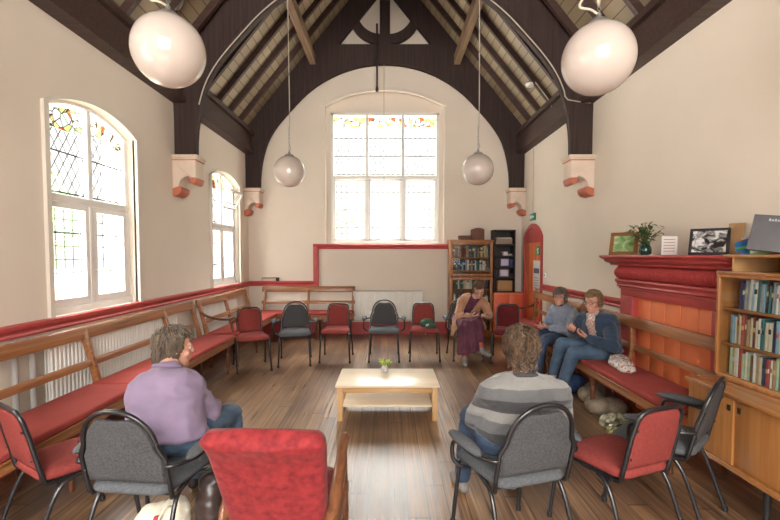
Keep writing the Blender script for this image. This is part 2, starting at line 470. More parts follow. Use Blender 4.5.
def struct(o):
    o['kind'] = 'structure'
    return o
def copy_tree(o, parent=None):
    c = o.copy(); COL.objects.link(c)
    if parent: c.parent = parent
    for ch in [x for x in bpy.data.objects if x.parent == o]:
        copy_tree(ch, c)
    return c
def boolean_cut(ob, cutters):
    for c in cutters:
        md = ob.modifiers.new('cut', 'BOOLEAN'); md.operation = 'DIFFERENCE'; md.solver = 'EXACT'; md.object = c
    dg = bpy.context.evaluated_depsgraph_get()
    me = bpy.data.meshes.new_from_object(ob.evaluated_get(dg))
    ob.modifiers.clear(); ob.data = me
    for c in cutters: bpy.data.objects.remove(c)
def remesh(mb, name, m, parent, vox=0.012, smooth=4, fold=None, inherit=None):
    """fuse the overlapping shapes of mb into one continuous smooth surface"""
    o = mb.build(name, m, None)
    md = o.modifiers.new('r', 'REMESH'); md.mode = 'VOXEL'; md.voxel_size = vox; md.use_smooth_shade = True
    if smooth:
        sm = o.modifiers.new('s', 'SMOOTH'); sm.factor = 0.5; sm.iterations = smooth
    dg = bpy.context.evaluated_depsgraph_get()
    me = bpy.data.meshes.new_from_object(o.evaluated_get(dg))
    o.modifiers.clear(); o.data = me
    if m and not me.materials: me.materials.append(m)
    if fold:
        amp, sc = fold
        for v in me.vertices:
            p = v.co
            n1 = noise.noise(V((p.x * sc, p.y * sc, p.z * sc * 1.8)))
            n2 = noise.noise(V((p.x * sc * 2.3 + 5, p.y * sc * 2.3, p.z * sc * 3)))
            v.co = p + v.normal * amp * ((1 - abs(n1) * 2.2) + 0.5 * n2)
    me.polygons.foreach_set('use_smooth', [True] * len(me.polygons))
    if parent: o.parent = parent
    return o

# ================================================================== THE ROOM
EZ, SL = 4.08, 1.2            # board plane at the eaves, roof slope
HW = (XR - XL) / 2
APEX = EZ + HW * SL
o = MB().box((XL - WT, YF - WT, -0.2), (XR + WT, YB + WT, 0)).build('floor', floor_mat); struct(o)

def arch_poly(a, b, z0, zs, rise, n=14):
    """rectangle with a segmental arched head, as (u,z) points"""
    w = (b - a) / 2; c = (a + b) / 2
    if rise <= 0: return [(a, z0), (b, z0), (b, zs), (a, zs)]
    R = (w * w + rise * rise) / (2 * rise); zc = zs + rise - R; t0 = math.asin(min(1, w / R))
    pts = [(a, z0), (b, z0)]
    for i in range(n + 1):
        t = t0 - 2 * t0 * i / n
        pts.append((c + R * sin(t), zc + R * cos(t)))
    return pts
WZ0, WZS, WRISE = 1.08, 2.86, 0.15
cut = []
for (a, b) in WIN_L:
    cut.append(MB().prism(arch_poly(a, b, WZ0, WZS, WRISE), 'X', XL - WT - .1, XL + .1).build('c', None))
wl = MB().box((XL - WT, YF - WT, 0), (XL, YB + WT, 4.25)).build('wall_left', plaster); boolean_cut(wl, cut); struct(wl)

DY0, DY1, DZS, DR = 7.50, 8.42, 1.93, 0.20
wr = MB().box((XR, YF - WT, 0), (XR + WT, YB + WT, 4.25)).build('wall_right', plaster)
boolean_cut(wr, [MB().prism(arch_poly(DY0, DY1, -0.01, DZS, DR), 'X', XR - .1, XR + 0.14).build('c', None)]); struct(wr)

def gable(y0, y1, name):
    return MB().prism([(XL - WT, 0), (XR + WT, 0), (XR + WT, EZ - WT * SL + .1), (XC, APEX + .1), (XL - WT, EZ - WT * SL + .1)], 'Y', y0, y1).build(name, plaster)
BX0, BX1, BZ0, BZ1 = -1.16, 1.03, 1.835, 4.46
wb = gable(YB, YB + WT, 'wall_back')
boolean_cut(wb, [MB().prism(arch_poly(-1.25, 1.12, 1.835, 4.56, 0.32), 'Y', YB - .1, YB + 0.13).build('c', None),
                 MB().box((BX0, YB - .1, BZ0), (BX1, YB + 1, BZ1)).build('c', None)]); struct(wb)
wf = gable(YF - WT, YF, 'wall_front')
boolean_cut(wf, [MB().prism(arch_poly(XC - 1.8, XC + 1.8, 1.1, 4.2, 0.3), 'Y', YF - 1, YF + 1).build('c', None)]); struct(wf)

# roof: boards, with rafters, ridge and wall plates as parts
cl = MB()
for s in (-1, 1):
    e = XC + s * (HW + WT); z = EZ - WT * SL
    cl.prism([(e, z), (XC, APEX), (XC, APEX + .06), (e, z + .06)], 'Y', YF - WT, YB + WT)
ceiling = cl.build('ceiling', ceil_mat); struct(ceiling)
L = sqrt(1 + SL * SL)
nx, nz = SL / L, 1 / L
proto_r = {}
ys = []
y = YF + 0.25
while y < YB - 0.15:
    ys.append(y); y += 0.50
for s in (-1, 1):
    first = None
    for y in ys:
        if first is None:
            # rafter hangs 0.13 below the boards (measured square to the slope)
            e = HW - 0.02; d = 0.085
            p = [(s * e, EZ - 0.0 + .02), (0, APEX), (0, APEX - d * L), (s * e, EZ + .02 - d * L)]
            first = MB().prism(p, 'Y', -0.03, 0.03).build('rafter', rafter_mat, ceiling)
            first.location = (XC, y, 0)
        else:
            c = first.copy(); COL.objects.link(c); c.location = (XC, y, 0)
for s in (-1, 1):
    x = XC + s * HW
    m = MB()
    m.box((min(x, x - s * .13), YF, 3.60), (max(x, x - s * .13), YB, 3.98))
    m.box((min(x, x - s * .17), YF, 3.58), (max(x, x - s * .17), YB, 3.64))
    m.box((min(x, x - s * .19), YF, 3.93), (max(x, x - s * .19), YB, 4.0))
    m.build('wall_plate', rafter_mat, ceiling)
    px = XC + s * 1.40
    # purlin under the rafters
    zt = EZ + (HW - 1.40) * SL - 0.085 * L - .06
    MB().box((px - .06, YF, zt - .20), (px + .06, YB, zt - .02)).build('purlin', purlin_mat, ceiling)
MB().box((XC - .05, YF, APEX - .4), (XC + .05, YB, APEX - .05)).build('ridge_board', truss_mat, ceiling)

# outside ground and trees glimpsed through the glass
gd = MB().box((-60, -60, -1.2), (60, 80, -1.0)).build('ground', mat('paved_ground', (0.42, 0.385, 0.35), 0.9, var=0.15, nscale=2)); struct(gd)
leaf = mat('tree_leaf', (0.10, 0.20, 0.05), 0.7, var=0.35, nscale=3)
bark = mat('tree_bark', (0.10, 0.07, 0.05), 0.8, var=0.3)
def tree(loc, h, rad, label, seed):
    rnd = random.Random(seed)
    r = empty('tree', loc)
    t = MB().tube([(0, 0, 0), (0.1, 0, h * .4), (0, .1, h * .8)], [.22, .16, .06], smooth=3)
    for i in range(7):
        a = rnd.uniform(0, 6.28); t.tube([(0, 0, h * (.35 + i * .05)), (cos(a) * rad * .4, sin(a) * rad * .4, h * (.55 + i * .05))], [.08, .03])
    t.build('trunk', bark, r, smooth=True)
    m = MB()
    for i in range(2600):
        d = V((rnd.gauss(0, 1), rnd.gauss(0, 1), rnd.gauss(0, 1))).normalized() * (rnd.random() ** .4)
        p = V((d.x * rad, d.y * rad, h * .72 + d.z * h * .33)); s_ = rnd.uniform(.09, .2)
        q = Matrix.Rotation(rnd.uniform(0, 6.28), 3, V((rnd.random(), rnd.random(), rnd.random() + .1)).normalized())
        m.add([p + q @ V(k) * s_ for k in ((-1, 0, 0), (0, -.5, .1), (1, 0, 0), (0, .5, .1))], [(0, 1, 2, 3)])
    m.build('foliage', leaf, r)
    tag(r, label, 'tree')
tree((3.0, 15.5, -1), 4.6, 1.9, 'pale leafy tree outside the end window, behind its right light', 3)
tree((-1.6, 17.5, -1), 4.4, 1.7, 'leafy tree outside the end window, behind its left light', 4)
tree((-9, 9.0, -1), 4.8, 2.2, 'green tree outside the nearer side window', 5)

# ------------------------------------------------------------------ windows
g_sq = lead_glass('square_leaded_glass', (0.105, 0.12), ax='XZ')
g_di = lead_glass('diamond_leaded_glass', (0.10, 0.10), True, ax='XZ')
g_st = lead_glass('stained_leaded_glass', (0.1, 0.1), stained=True)
g_sqy = lead_glass('square_leaded_glass_side', (0.105, 0.12), ax='YZ')
g_diy = lead_glass('diamond_leaded_glass_side', (0.10, 0.10), True, ax='YZ')
# end window: 3 lights over 3
W1 = empty('window_1', (XC, YB + .13, BZ0)); struct(W1)
def wpart(mb, name, m, root, **k):
    o = mb.build(name, m, None, **k); o.parent = root; o.matrix_parent_inverse = root.matrix_basis.inverted(); return o
fy0, fy1 = YB + .11, YB + .20
mx1, mx2, tz = -0.42, 0.30, 3.165
m = MB()
for a, b in ((BX0, BX0 + .06), (BX1 - .06, BX1)): m.box((a, fy0, BZ0), (b, fy1, BZ1))
m.box((BX0, fy0, BZ1 - .06), (BX1, fy1, BZ1)); m.box((BX0, fy0 - .03, BZ0), (BX1, fy1, BZ0 + .05))
wpart(m, 'window_frame', white_gloss, W1, bevel=.006)
for x in (mx1, mx2): wpart(MB().box((x - .028, fy0 - .01, BZ0 + .05), (x + .028, fy1, BZ1 - .06)), 'mullion', white_gloss, W1, bevel=.006)
wpart(MB().box((BX0 + .06, fy0 - .02, tz - .035), (BX1 - .06, fy1, tz + .035)), 'transom', white_gloss, W1, bevel=.006)
cols = [(BX0 + .06, mx1 - .028), (mx1 + .028, mx2 - .028), (mx2 + .028, BX1 - .06)]
for a, b in cols:
    s = MB(); z0, z1 = BZ0 + .05, tz - .035
    s.box((a, fy0 + .02, z0), (a + .035, fy1 - .01, z1)); s.box((b - .035, fy0 + .02, z0), (b, fy1 - .01, z1))
    s.box((a, fy0 + .02, z0), (b, fy1 - .01, z0 + .045)); s.box((a, fy0 + .02, z1 - .035), (b, fy1 - .01, z1))
    sh = wpart(s, 'sash', white_gloss, W1, bevel=.004)
    wpart(MB().box((a + .03, fy0 + .05, z0 + .03), (b - .03, fy0 + .056, z1 - .03)), 'glass_pane', g_sq, W1)
    wpart(MB().box((a, fy0 + .05, tz + .035), (b, fy0 + .056, BZ1 - .29)), 'glass_pane', g_di, W1)
    wpart(MB().box((a, fy0 + .05, BZ1 - .285), (b, fy0 + .056, BZ1 - .085)), 'stained_glass_panel', g_st, W1)
# arched plaster hood above it
ho = MB(); hp = arch_poly(-1.30, 1.17, 4.50, 4.55, 0.34, 20)[2:]
hi_ = arch_poly(-1.24, 1.11, 4.46, 4.53, 0.30, 20)[2:]
ho.prism(hp + hi_[::-1], 'Y', YB - .05, YB + .02)
o = ho.build('trim_1', plaster, bevel=.008); struct(o)
# window cord and pole hook
cord = MB().tube([(-.078, 8.56, 5.35), (-.08, 8.52, 4.2), (-.076, 8.45, 2.98)], .006, 6).build('pull_cord', cable_mat, smooth=True)
tag(cord, 'thin cord hanging down in front of the middle light of the end window', 'cord')
pole = MB().tube([(-.205, 8.2, 5.9), (-.205, 8.2, 4.7)], .018, 8)
pole.lathe([(.022, 4.66), (.03, 4.68), (.022, 4.75)])
o = pole.build('window_pole', black_mat)
o.data.transform(Matrix.Translation((0, 0, 0)))
# lathe part is centred on the origin: move those verts onto the pole
for v in o.data.vertices:
    if v.co.y < 4: v.co += V((-.205, 8.2, 0))
shade(o.data); tag(o, 'dark slim rod hanging from the collar beam above the end window', 'rod')

def side_window(idx, a, b, open_light):
    W = empty('window_%d' % idx, (XL - .12, (a + b) / 2, WZ0)); struct(W)
    x0, x1 = XL - .16, XL - .08; c = (a + b) / 2
    # inner lining moulding on the wall face
    outer = arch_poly(a - .05, b + .05, WZ0, WZS, WRISE + .04, 16); inner = arch_poly(a, b, WZ0, WZS, WRISE, 16)
    m = MB(); po = outer[1:] + [outer[0]]; pi_ = inner[1:] + [inner[0]]
    m.prism(po + pi_[::-1], 'X', XL - .02, XL + .03)
    wpart(m, 'architrave', mat('window_surround', (.74, .70, .62), .6), W)
    i2 = arch_poly(a + .06, b - .06, WZ0 + .06, WZS - .01, WRISE - .02, 16)
    m = MB(); o2 = arch_poly(a, b, WZ0, WZS, WRISE, 16)
    po = o2[1:] + [o2[0]]; p2 = i2[1:] + [i2[0]]
    m.prism(po + p2[::-1], 'X', x0, x1); m.box((x0, a, WZ0), (x1 + .02, b, WZ0 + .06))
    wpart(m, 'window_frame', white_gloss, W)
    tzz = WZ0 + 1.02
    wpart(MB().box((x0, a + .05, tzz - .035), (x1 + .02, b - .05, tzz + .035)), 'transom', white_gloss, W, bevel=.006)
    wpart(MB().box((x0, c - .03, WZ0 + .05), (x1 + .01, c + .03, WZS + WRISE - .03)), 'mullion', white_gloss, W, bevel=.006)
    for k, (p, q) in enumerate(((a + .06, c - .03), (c + .03, b - .06))):
        s = MB(); z0, z1 = WZ0 + .06, tzz - .035
        for u0, u1, v0, v1 in ((p, p + .05, z0, z1), (q - .05, q, z0, z1), (p + .05, q - .05, z0, z0 + .07), (p + .05, q - .05, z1 - .05, z1)):
            s.box((x0 + .02, u0, v0), (x1 + .005, u1, v1))
        wpart(s, 'sash', white_gloss, W)
        wpart(MB().box((x0 + .04, p + .05, z0 + .07), (x0 + .046, q - .05, z1 - .05)), 'glass_pane', g_sqy, W)
        zt = WZS + (WRISE * .35)
        wpart(MB().box((x0 + .04, p, tzz + .035), (x0 + .046, q, zt - .2)), 'glass_pane', g_diy, W)
        def top(u): # height of the arch at u
            w = (b - a) / 2; R = (w * w + WRISE ** 2) / (2 * WRISE); return WZS + WRISE - R + sqrt(R * R - (u - c) ** 2) - .06
        poly = [(p, zt - .195), (q, zt - .195)] + [(q + (p - q) * t / 6, top(q + (p - q) * t / 6)) for t in range(7)]
        wpart(MB().prism(poly, 'X', x0 + .04, x0 + .046), 'stained_glass_panel', g_st, W)
    if open_light:
        M = Matrix.Translation((XL - .06, 0, 2.42)) @ Matrix.Rotation(radians(28), 4, 'Y')
        s = MB(); p, q = c + .03, b - .06
        for u0, u1, v0, v1 in ((p, p + .035, 0, .36), (q - .035, q, 0, .36), (p, q, 0, .035), (p, q, .325, .36)):
            s.box((-.015, u0, v0), (.015, u1, v1), M)
        wpart(s, 'hopper_light', white_gloss, W)
        wpart(MB().box((-.003, p + .03, .03), (.003, q - .03, .33), M), 'hopper_pane', g_diy, W)
    return W
side_window(2, *WIN_L[0], False)
side_window(3, *WIN_L[1], True)
side_window(4, *WIN_L[2], False)
side_window(5, *WIN_L[3], False)
W6 = empty('window_6', (XC, YF - .2, 1.1)); struct(W6)
m = MB()
for x in (-1.8, -.62, .56, 1.74): m.box((XC + x, YF - .25, 1.1), (XC + x + .07, YF - .17, 4.3))
m.box((XC - 1.8, YF - .25, 2.9), (XC + 1.8, YF - .17, 2.97)); m.box((XC - 1.8, YF - .25, 1.1), (XC + 1.8, YF - .17, 1.17))
wpart(m, 'window_frame', white_gloss, W6)

# ------------------------------------------------------------------ red trims
def rail_prof(h=.105, d=.045):
    return [(0, 0), (d * .5, 0), (d * .6, h * .15), (d * .45, h * .3), (d * .55, h * .45), (d * .9, h * .6), (d, h * .75), (d, h * .9), (d * .7, h), (0, h)]
m = MB().prism([(XL + d, 0.975 + z) for d, z in rail_prof()], 'Y', YF, YB); struct(m.build('trim_2', red_paint))
m = MB()
m.prism([(YB - d, 0.975 + z) for d, z in rail_prof()], 'X', XL, -1.39)
m.box((-1.50, YB - .04, .98), (-1.39, YB, 1.72)); m.box((-1.48, YB - .05, 1.05), (-1.41, YB, 1.76))
m.prism([(YB - d, 1.72 + z) for d, z in rail_prof()], 'X', -1.50, 1.2)
struct(m.build('trim_3', red_paint))
m = MB().prism([(XR - d, 0.995 + z) for d, z in rail_prof()], 'Y', 4.74, 7.43); struct(m.build('trim_4', red_paint))
m = MB().box((XL, YB - .03, 0), (2.1, YB, .25)); m.box((XL, YB - .04, .2), (2.1, YB, .23)); struct(m.build('baseboard_back', red_paint))
m = MB().box((XL, YF, 0), (XL + .03, YB, .2)); struct(m.build('baseboard_left', red_paint))
m = MB().box((XR - .03, 4.75, 0), (XR, 7.43, .2)); struct(m.build('baseboard_right', red_paint))
m = MB().box((XL, YF, 0), (XR, YF + .03, .2)); struct(m.build('baseboard_front', red_paint))

# ------------------------------------------------------------------ arched door
D1 = empty('door_1', (XR, (DY0 + DY1) / 2, 0)); struct(D1)
wpart(MB().prism(arch_poly(DY0, DY1, 0, DZS, DR), 'X', XR + .015, XR + .06), 'door_leaf', orange_paint, D1)
m = MB()
op = arch_poly(DY0 - .06, DY1 + .06, 0, DZS, DR + .05, 16); ip = arch_poly(DY0 + .02, DY1 - .02, 0, DZS, DR - .02, 16)
m.prism(op[1:] + [op[0]] + ip[0:1] + ip[1:][::-1], 'X', XR - .02, XR + .10)
wpart(m, 'door_frame', red_paint, D1)
wpart(MB().prism(arch_poly(DY0 + .02, DY1 - .02, DZS - .10, DZS, DR - .03), 'X', XR - .005, XR + .015), 'fanlight_panel', red_paint, D1)
for k in range(1, 5):
    yy = DY0 + k * .184
    wpart(MB().box((XR + .013, yy - .004, 0.02), (XR + .016, yy + .004, 1.8)), 'board_groove', mat('orange_shadow_gap', (.45, .09, .03), .6), D1)
wpart(MB().lathe([(.012, 0), (.012, .04), (.028, .05), (.028, .075), (.012, .085)], Matrix.Translation((XR + .015, DY0 + .1, 1.0)) @ Matrix.Rotation(radians(-90), 4, 'Y'), 14), 'door_knob', brass, D1)

# ------------------------------------------------------------------ roof trusses (one built, two copied) and their corbels
AR, AZ = 2.35, 2.96
def arad(d):
    d = min(d, 180 - d); k = min(1, max(0, (42 - d) / 24)); return 2.35 + .105 * k * k * (3 - 2 * k)
def arc(t0, t1, n, off=0):
    return [((arad(t) + off) * cos(radians(t)), AZ + (arad(t) + off) * sin(radians(t))) for t in [t0 + (t1 - t0) * i / n for i in range(n + 1)]]
def zlow(x): return 5.685 + (.90 - x) * 1.2      # underside of principal rafter
T = empty('roof_truss', (XC, 5.70, 2.9))
def tp(mb, name, m, **k):
    o = mb.build(name, m, T, **k); o.location = (0, 0, -2.9); return o
for s in (-1, 1):
    a = arc(0, 60, 18)
    poly = [(s * 2.455, 2.9)] + [(s * x, z) for x, z in a] + [(s * 1.2, zlow(1.2)), (s * (HW - .0), zlow(HW)), (s * (HW - .0), 2.9)]
    tp(MB().prism(poly, 'Y', 0.005, .085), 'arched_brace', truss_mat)
    poly = [(s * HW, zlow(HW)), (0, zlow(0)), (0, zlow(0) + .58), (s * HW, zlow(HW) + .58)]
    tp(MB().prism(poly, 'Y', 0, .10), 'principal_rafter', truss_mat)
    # curved brace: sweeps from the post foot out to the rafter
    cb = []
    for i in range(13):
        t = i / 12; ang = radians(-88 + 118 * t)
        cb.append((.10 + .62 * cos(ang) * 1.0 - .02, 6.30 + .60 * sin(ang)))
    inn = [(x * .72 + .0, z + .14 * (1 - abs(x))) for x, z in cb]
    inn = [(max(.09, (x - .10) * .74 + .09), 6.32 + (z - 6.30) * .72) for x, z in cb]
    tp(MB().prism([(s * x, z) for x, z in cb] + [(s * x, z) for x, z in inn[::-1]], 'Y', .02, .10), 'curved_brace', truss_mat)
cl_ = [(x, z) for x, z in arc(60, 120, 20)]
tp(MB().prism(cl_ + [(-1.2, zlow(1.2)), (-.90, 5.685), (.90, 5.685), (1.2, zlow(1.2))], 'Y', 0, .09), 'collar_beam', truss_mat)
tp(MB().box((-.10, .01, 5.6), (.10, .11, APEX - .2)), 'king_post', truss_mat)
trusses = [T]
for y in (8.52, 2.2):
    c = copy_tree(T); c.location = (XC, y, 2.9); trusses.append(c)
for t, lb in zip(trusses, ('dark timber arched roof truss across the middle of the hall', 'dark timber arched roof truss set against the end wall over the window', 'dark timber arched roof truss nearest, over the circle of chairs')):
    tag(t, lb, 'roof truss', 'arched timber roof trusses')
Cb = empty('corbel', (XL, 5.755, 2.9))
def cp(mb, name, m, **k): return mb.build(name, m, Cb, **k)
cp(MB().box((0, -.145, -.04), (.335, .145, 0)).box((0, -.13, -.065), (.32, .13, -.04)), 'corbel_cap', corbel_mat, bevel=.008)
cp(MB().box((0, -.133, -.073), (.318, .133, -.062)), 'corbel_band', terracotta)
prof = [(0, -.08), (.36, -.08), (.36, -.36), (.345, -.40), (.31, -.41), (.27, -.395), (.255, -.36), (.255, -.30)]
for i in range(9):
    t = i / 8; prof.append((.255 - .16 * sin(t * pi / 2), -.30 - .02 + (.0) - .14 * (1 - cos(t * pi / 2))))
prof += [(.06, -.56), (.0, -.58)]
prof = [(x * .84, z * .86) for x, z in prof]
cp(MB().prism(prof, 'Y', -.12, .12), 'corbel_block', corbel_mat, bevel=.006)
sc_ = lambda L_: [(x * .84, z * .86) for x, z in L_]
cp(MB().prism(sc_([(.25, -.34), (.368, -.34), (.368, -.37), (.35, -.425), (.31, -.44), (.265, -.425), (.25, -.38)]), 'Y', -.125, .125), 'scroll_drop', terracotta, bevel=.006)
cp(MB().prism(sc_([(-.0, -.50), (.10, -.47), (.14, -.50), (.125, -.56), (.08, -.60), (0, -.62)]), 'Y', -.125, .125), 'scroll_foot', terracotta, bevel=.006)
ml = copy_tree(Cb)
corbels = [(Cb, XL, 5.755, 0, 'cream corbel with red scroll tips between the two left windows'), (ml, XL, 8.52, 0, 'cream corbel with red scroll tips in the far left corner')]
for x, y, lb in ((XR, 5.755, 'cream corbel with red scroll tips on right wall above the bench'), (XR, 8.52, 'cream corbel with red scroll tips in the far right corner above the door')):
    corbels.append((copy_tree(Cb), x, y, pi, lb))
for x, y, r, lb in ((XL, 2.25, 0, 'cream corbel on left wall below the nearest truss'), (XR, 2.25, pi, 'cream corbel on right wall below the nearest truss')):
    corbels.append((copy_tree(Cb), x, y, r, lb))
for c, x, y, r, lb in corbels:
    c.location = (x, y, 2.9); c.rotation_euler = (0, 0, r); tag(c, lb, 'corbel', 'corbels carrying the roof trusses')

# ------------------------------------------------------------------ pendant globes
def pendant(x, y, z, top, label, curly):
    P = empty('pendant_lamp', (x, y, z)); R = .205
    MB().lathe([(R * sin(pi * i / 28) if 0 < i < 28 else .001, -R * cos(pi * i / 28)) for i in range(29)], seg=40).build('glass_globe', opal, P, smooth=True)
    MB().lathe([(.062, R - .012), (.062, R + .004), (.05, R + .014), (.02, R + .02), (.014, R + .05), (.014, R + .055)], seg=20).build('lamp_cap', metal_grey, P, smooth=True)
    if curly:
        pts = [(.0, 0, R + .05), (-.05, .0, R + .08), (-.11, .01, R + .10), (-.09, 0, R + .15), (-.02, 0, R + .22), (0, 0, R + .30), (0, 0, top - z)]
    else:
        pts = [(0, 0, R + .05), (.02, 0, R + .1), (.0, 0, R + .2), (.01, 0, R + .6), (0, 0, top - z)]
    MB().tube(pts, .007, 6, smooth=6).build('flex', cable_mat, P, smooth=True)
    ch = MB()
    k = 0; zz = R + .05
    while zz < R + .36:
        ch.tube([(cos(a) * (.009 if k % 2 else 0), cos(a) * (0 if k % 2 else .009), zz + .012 + sin(a) * .014) for a in [2 * pi * j / 8 for j in range(8)]], .0025, 5, closed=True); k += 1; zz += .023
    ch.build('chain', metal_grey, P)
    tag(P, label, 'pendant lamp', 'white globe pendant lamps')
def arch_under(x, front=True): return AZ + sqrt(AR ** 2 - (x - XC) ** 2) + 0
pendant(-1.296, 2.60, 2.806, 5.64, 'large white glass globe lamp at upper left, nearest on the left', True)
pendant(1.244, 2.60, 2.76, 5.66, 'large white glass globe lamp at upper right, nearest on the right', True)
pendant(-1.30, 5.72, 2.70, arch_under(-1.3) + .02, 'smaller looking white globe lamp left of the end window on a long flex', False)
pendant(1.185, 5.72, 2.727, arch_under(1.185) + .02, 'smaller looking white globe lamp right of the end window on a long flex', False)
# conduit following the middle arch, and its round spotlight
pts = [(XC + (arad(a) + .02) * cos(radians(a)), 5.69, AZ + (arad(a) + .02) * sin(radians(a))) for a in range(58, 17, -4)] + [(2.34, 5.69, 3.62), (2.64, 5.69, 3.58)]
o = MB().tube(pts, .008, 6, smooth=2).build('electric_cable', cable_mat, smooth=True); tag(o, 'pale cable clipped along right half of the middle roof arch', 'cable')
pts = [(XC - (arad(a) + .02) * cos(radians(a)), 5.69, AZ + (arad(a) + .02) * sin(radians(a))) for a in range(58, 12, -4)]
o = MB().tube(pts, .008, 6, smooth=2).build('electric_cable', cable_mat, smooth=True); tag(o, 'pale cable clipped along left half of the middle roof arch', 'cable')
DT = empty('ceiling_detector', (2.30, 7.10, 4.36))
MB().lathe([(.055, -.03), (.07, -.01), (.07, .015), (.03, .03)], seg=20).build('detector_head', white_gloss, DT, smooth=True)
MB().tube([(0, 0, .03), (.01, -.02, .06), (.05, -.06, .04), (.22, -.28, -.36), (.25, -.30, -.46)], .008, 6).build('conduit', cable_mat, DT, smooth=True)
tag(DT, 'small white round detector under right roof slope beyond the middle truss', 'detector')
# lamp-cable drop to the exit sign
EX = empty('exit_sign', (XR - .02, 7.95, 2.30))
MB().box((-.012, -.13, -.065), (.018, .13, .065)).build('sign_plate', mat('exit_green', (.02, .30, .16), .4), EX, bevel=.004)
mm = MB().box((-.014, .02, -.03), (-.0125, .1, .03)); mm.box((-.014, -.1, -.012), (-.0125, -.03, .012)); mm.prism([(-.03, -.03), (-.01, 0), (-.03, .03)], 'X', -.014, -.0125)
mm.build('sign_symbol', paper_white, EX)
MB().tube([(0.01, .02, .06), (.01, .02, 1.25)], .005, 6).build('cable', cable_mat, EX)
tag(EX, 'green and white exit sign high on the wall above the arched orange door', 'exit sign')
SW = empty('light_switch', (XR - .012, 7.30, 1.26))
MB().box((-.006, -.04, -.04), (.012, .04, .04)).build('switch_plate', white_gloss, SW, bevel=.003)
MB().box((-.014, -.012, -.015), (-.004, .012, .015)).build('rocker', mat('switch_grey', (.3, .3, .3), .4), SW)
tag(SW, 'small square light switch on the wall beside the arched door', 'light switch')
# small bracket standing on the dado in the corner
BK = MB().tube([(-2.52, YB - .06, 1.09), (-2.52, YB - .06, 1.14), (-2.2, YB - .06, 1.145)], .008, 6).box((-2.24, YB - .08, 1.08), (-2.18, YB - .04, 1.15)).build('metal_stay', black_mat)
tag(BK, 'small dark metal stay lying on the red dado rail in the left corner', 'bracket')
# notices on the door
o = MB().box((XR + .003, 7.60, .95), (XR + .0145, 7.94, 1.50)).build('poster', paper_white); tag(o, 'tall pale poster on the arched door', 'poster')
pp = MB().box((XR + .0005, 7.63, 1.27), (XR + .0035, 7.91, 1.36)); pp.build('picture_band', mat('poster_ink', (.12, .16, .2), .6), o)
pp = MB()
for k in range(5): pp.box((XR + .0005, 7.65, 1.00 + k * .045), (XR + .0035, 7.88, 1.012 + k * .045))
pp.build('printed_lines', mat('poster_text', (.35, .38, .42), .6), o)
o = MB().box((XR + .003, 7.62, 1.60), (XR + .0145, 7.80, 1.76)).build('notice', mat('notice_green', (.05, .45, .18), .5)); tag(o, 'green running man notice on the arched door', 'notice')
pp = MB().prism([(7.66, 1.63), (7.70, 1.68), (7.67, 1.72), (7.72, 1.73), (7.76, 1.68), (7.72, 1.66), (7.74, 1.62)], 'X', XR + .0005, XR + .0035); pp.build('pictogram', paper_white, o)
o = MB().box((XR + .003, 7.50 + .03, 1.56), (XR + .0145, 7.50 + .085, 1.90)).build('notice', paper_white); tag(o, 'narrow white sheet pinned at the edge of the arched door', 'notice')
o = MB().box((XR + .003, 7.64, .86), (XR + .0145, 7.84, .93)).build('notice', mat('notice_purple', (.18, .05, .18), .5)); tag(o, 'small dark purple strip below the poster on the arched door', 'notice')

# ================================================================== FIREPLACE, CUPBOARDS, BOOKCASES
FP = empty('chimneypiece', (XR, 3.92, 0))
def fp(mb, name, m, **k):
    o = mb.build(name, m, FP, **k); o.location = (-XR, -3.92, 0); return o
FY0, FY1, OY0, OY1 = 3.10, 4.74, 3.37, 4.48
def px_(prof, y0, y1, name, m, **k): return fp(MB().prism([(0, 0)] and [(XR - d, z) for d, z in prof], 'Y', y0, y1), name, m, **k)
shelf_prof = [(0, 1.60), (.32, 1.60), (.325, 1.58), (.30, 1.565), (.27, 1.555), (.265, 1.535), (.235, 1.52), (.20, 1.51), (.195, 1.49), (0, 1.49)]
px_(shelf_prof, FY0 - .05, FY1 + .07, 'mantel_shelf', red_paint, bevel=.003)
fr = [(0, 1.49)] + [(.13 + .055 * sin(pi * i / 10), 1.49 - .15 * i / 10) for i in range(11)] + [(0, 1.34)]
px_(fr, FY0 + .01, FY1 - .0, 'frieze', red_paint, smooth=True)
rb = MB(); n = 58
for i in range(n):
    y = FY0 + .03 + (FY1 - FY0 - .05) * i / (n - 1)
    rb.tube([(XR - (.133 + .055 * sin(pi * t / 8)), y + .012 * (t - 4) / 4, 1.485 - .14 * t / 8) for t in range(1, 8)], .0085, 5)
fp(rb, 'reeding', red_paint, smooth=True)
px_([(0, 1.34), (.17, 1.34), (.175, 1.32), (.15, 1.30), (.145, 1.285), (.155, 1.27), (.13, 1.255), (0, 1.255)], FY0 - .01, FY1 + .01, 'architrave_moulding', red_paint, bevel=.003)
m = MB(); m.box((XR - .11, FY0, 1.16), (XR, FY1, 1.255)); m.box((XR - .13, FY0, 1.235), (XR, FY1, 1.256))
fp(m, 'lintel', red_paint, bevel=.004)
for a, b in ((FY0, OY0), (OY1, FY1)):
    m = MB(); m.box((XR - .11, a, 0), (XR, b, 1.16)); m.box((XR - .13, a + (-.002 if a > 4 else .202), .0), (XR - .05, a + (.035 if a > 4 else .272), 1.158)); m.box((XR - .14, a - .01, 0), (XR, b + .01, .16))
    fp(m, 'jamb', red_paint, bevel=.004)
m = MB(); w_ = (OY1 - OY0) / 5
for i in range(5):
    m.box((XR - .07, OY0 + w_ * i + .004, 0), (XR - .03, OY0 + w_ * (i + 1) - .004, 1.165))
m.box((XR - .06, OY0, 0), (XR - .02, OY1, 1.165))
fp(m, 'blocking_boards', orange_paint, bevel=.004)
tag(FP, 'tall crimson painted mantelpiece with orange boarded opening on right wall', 'fireplace')

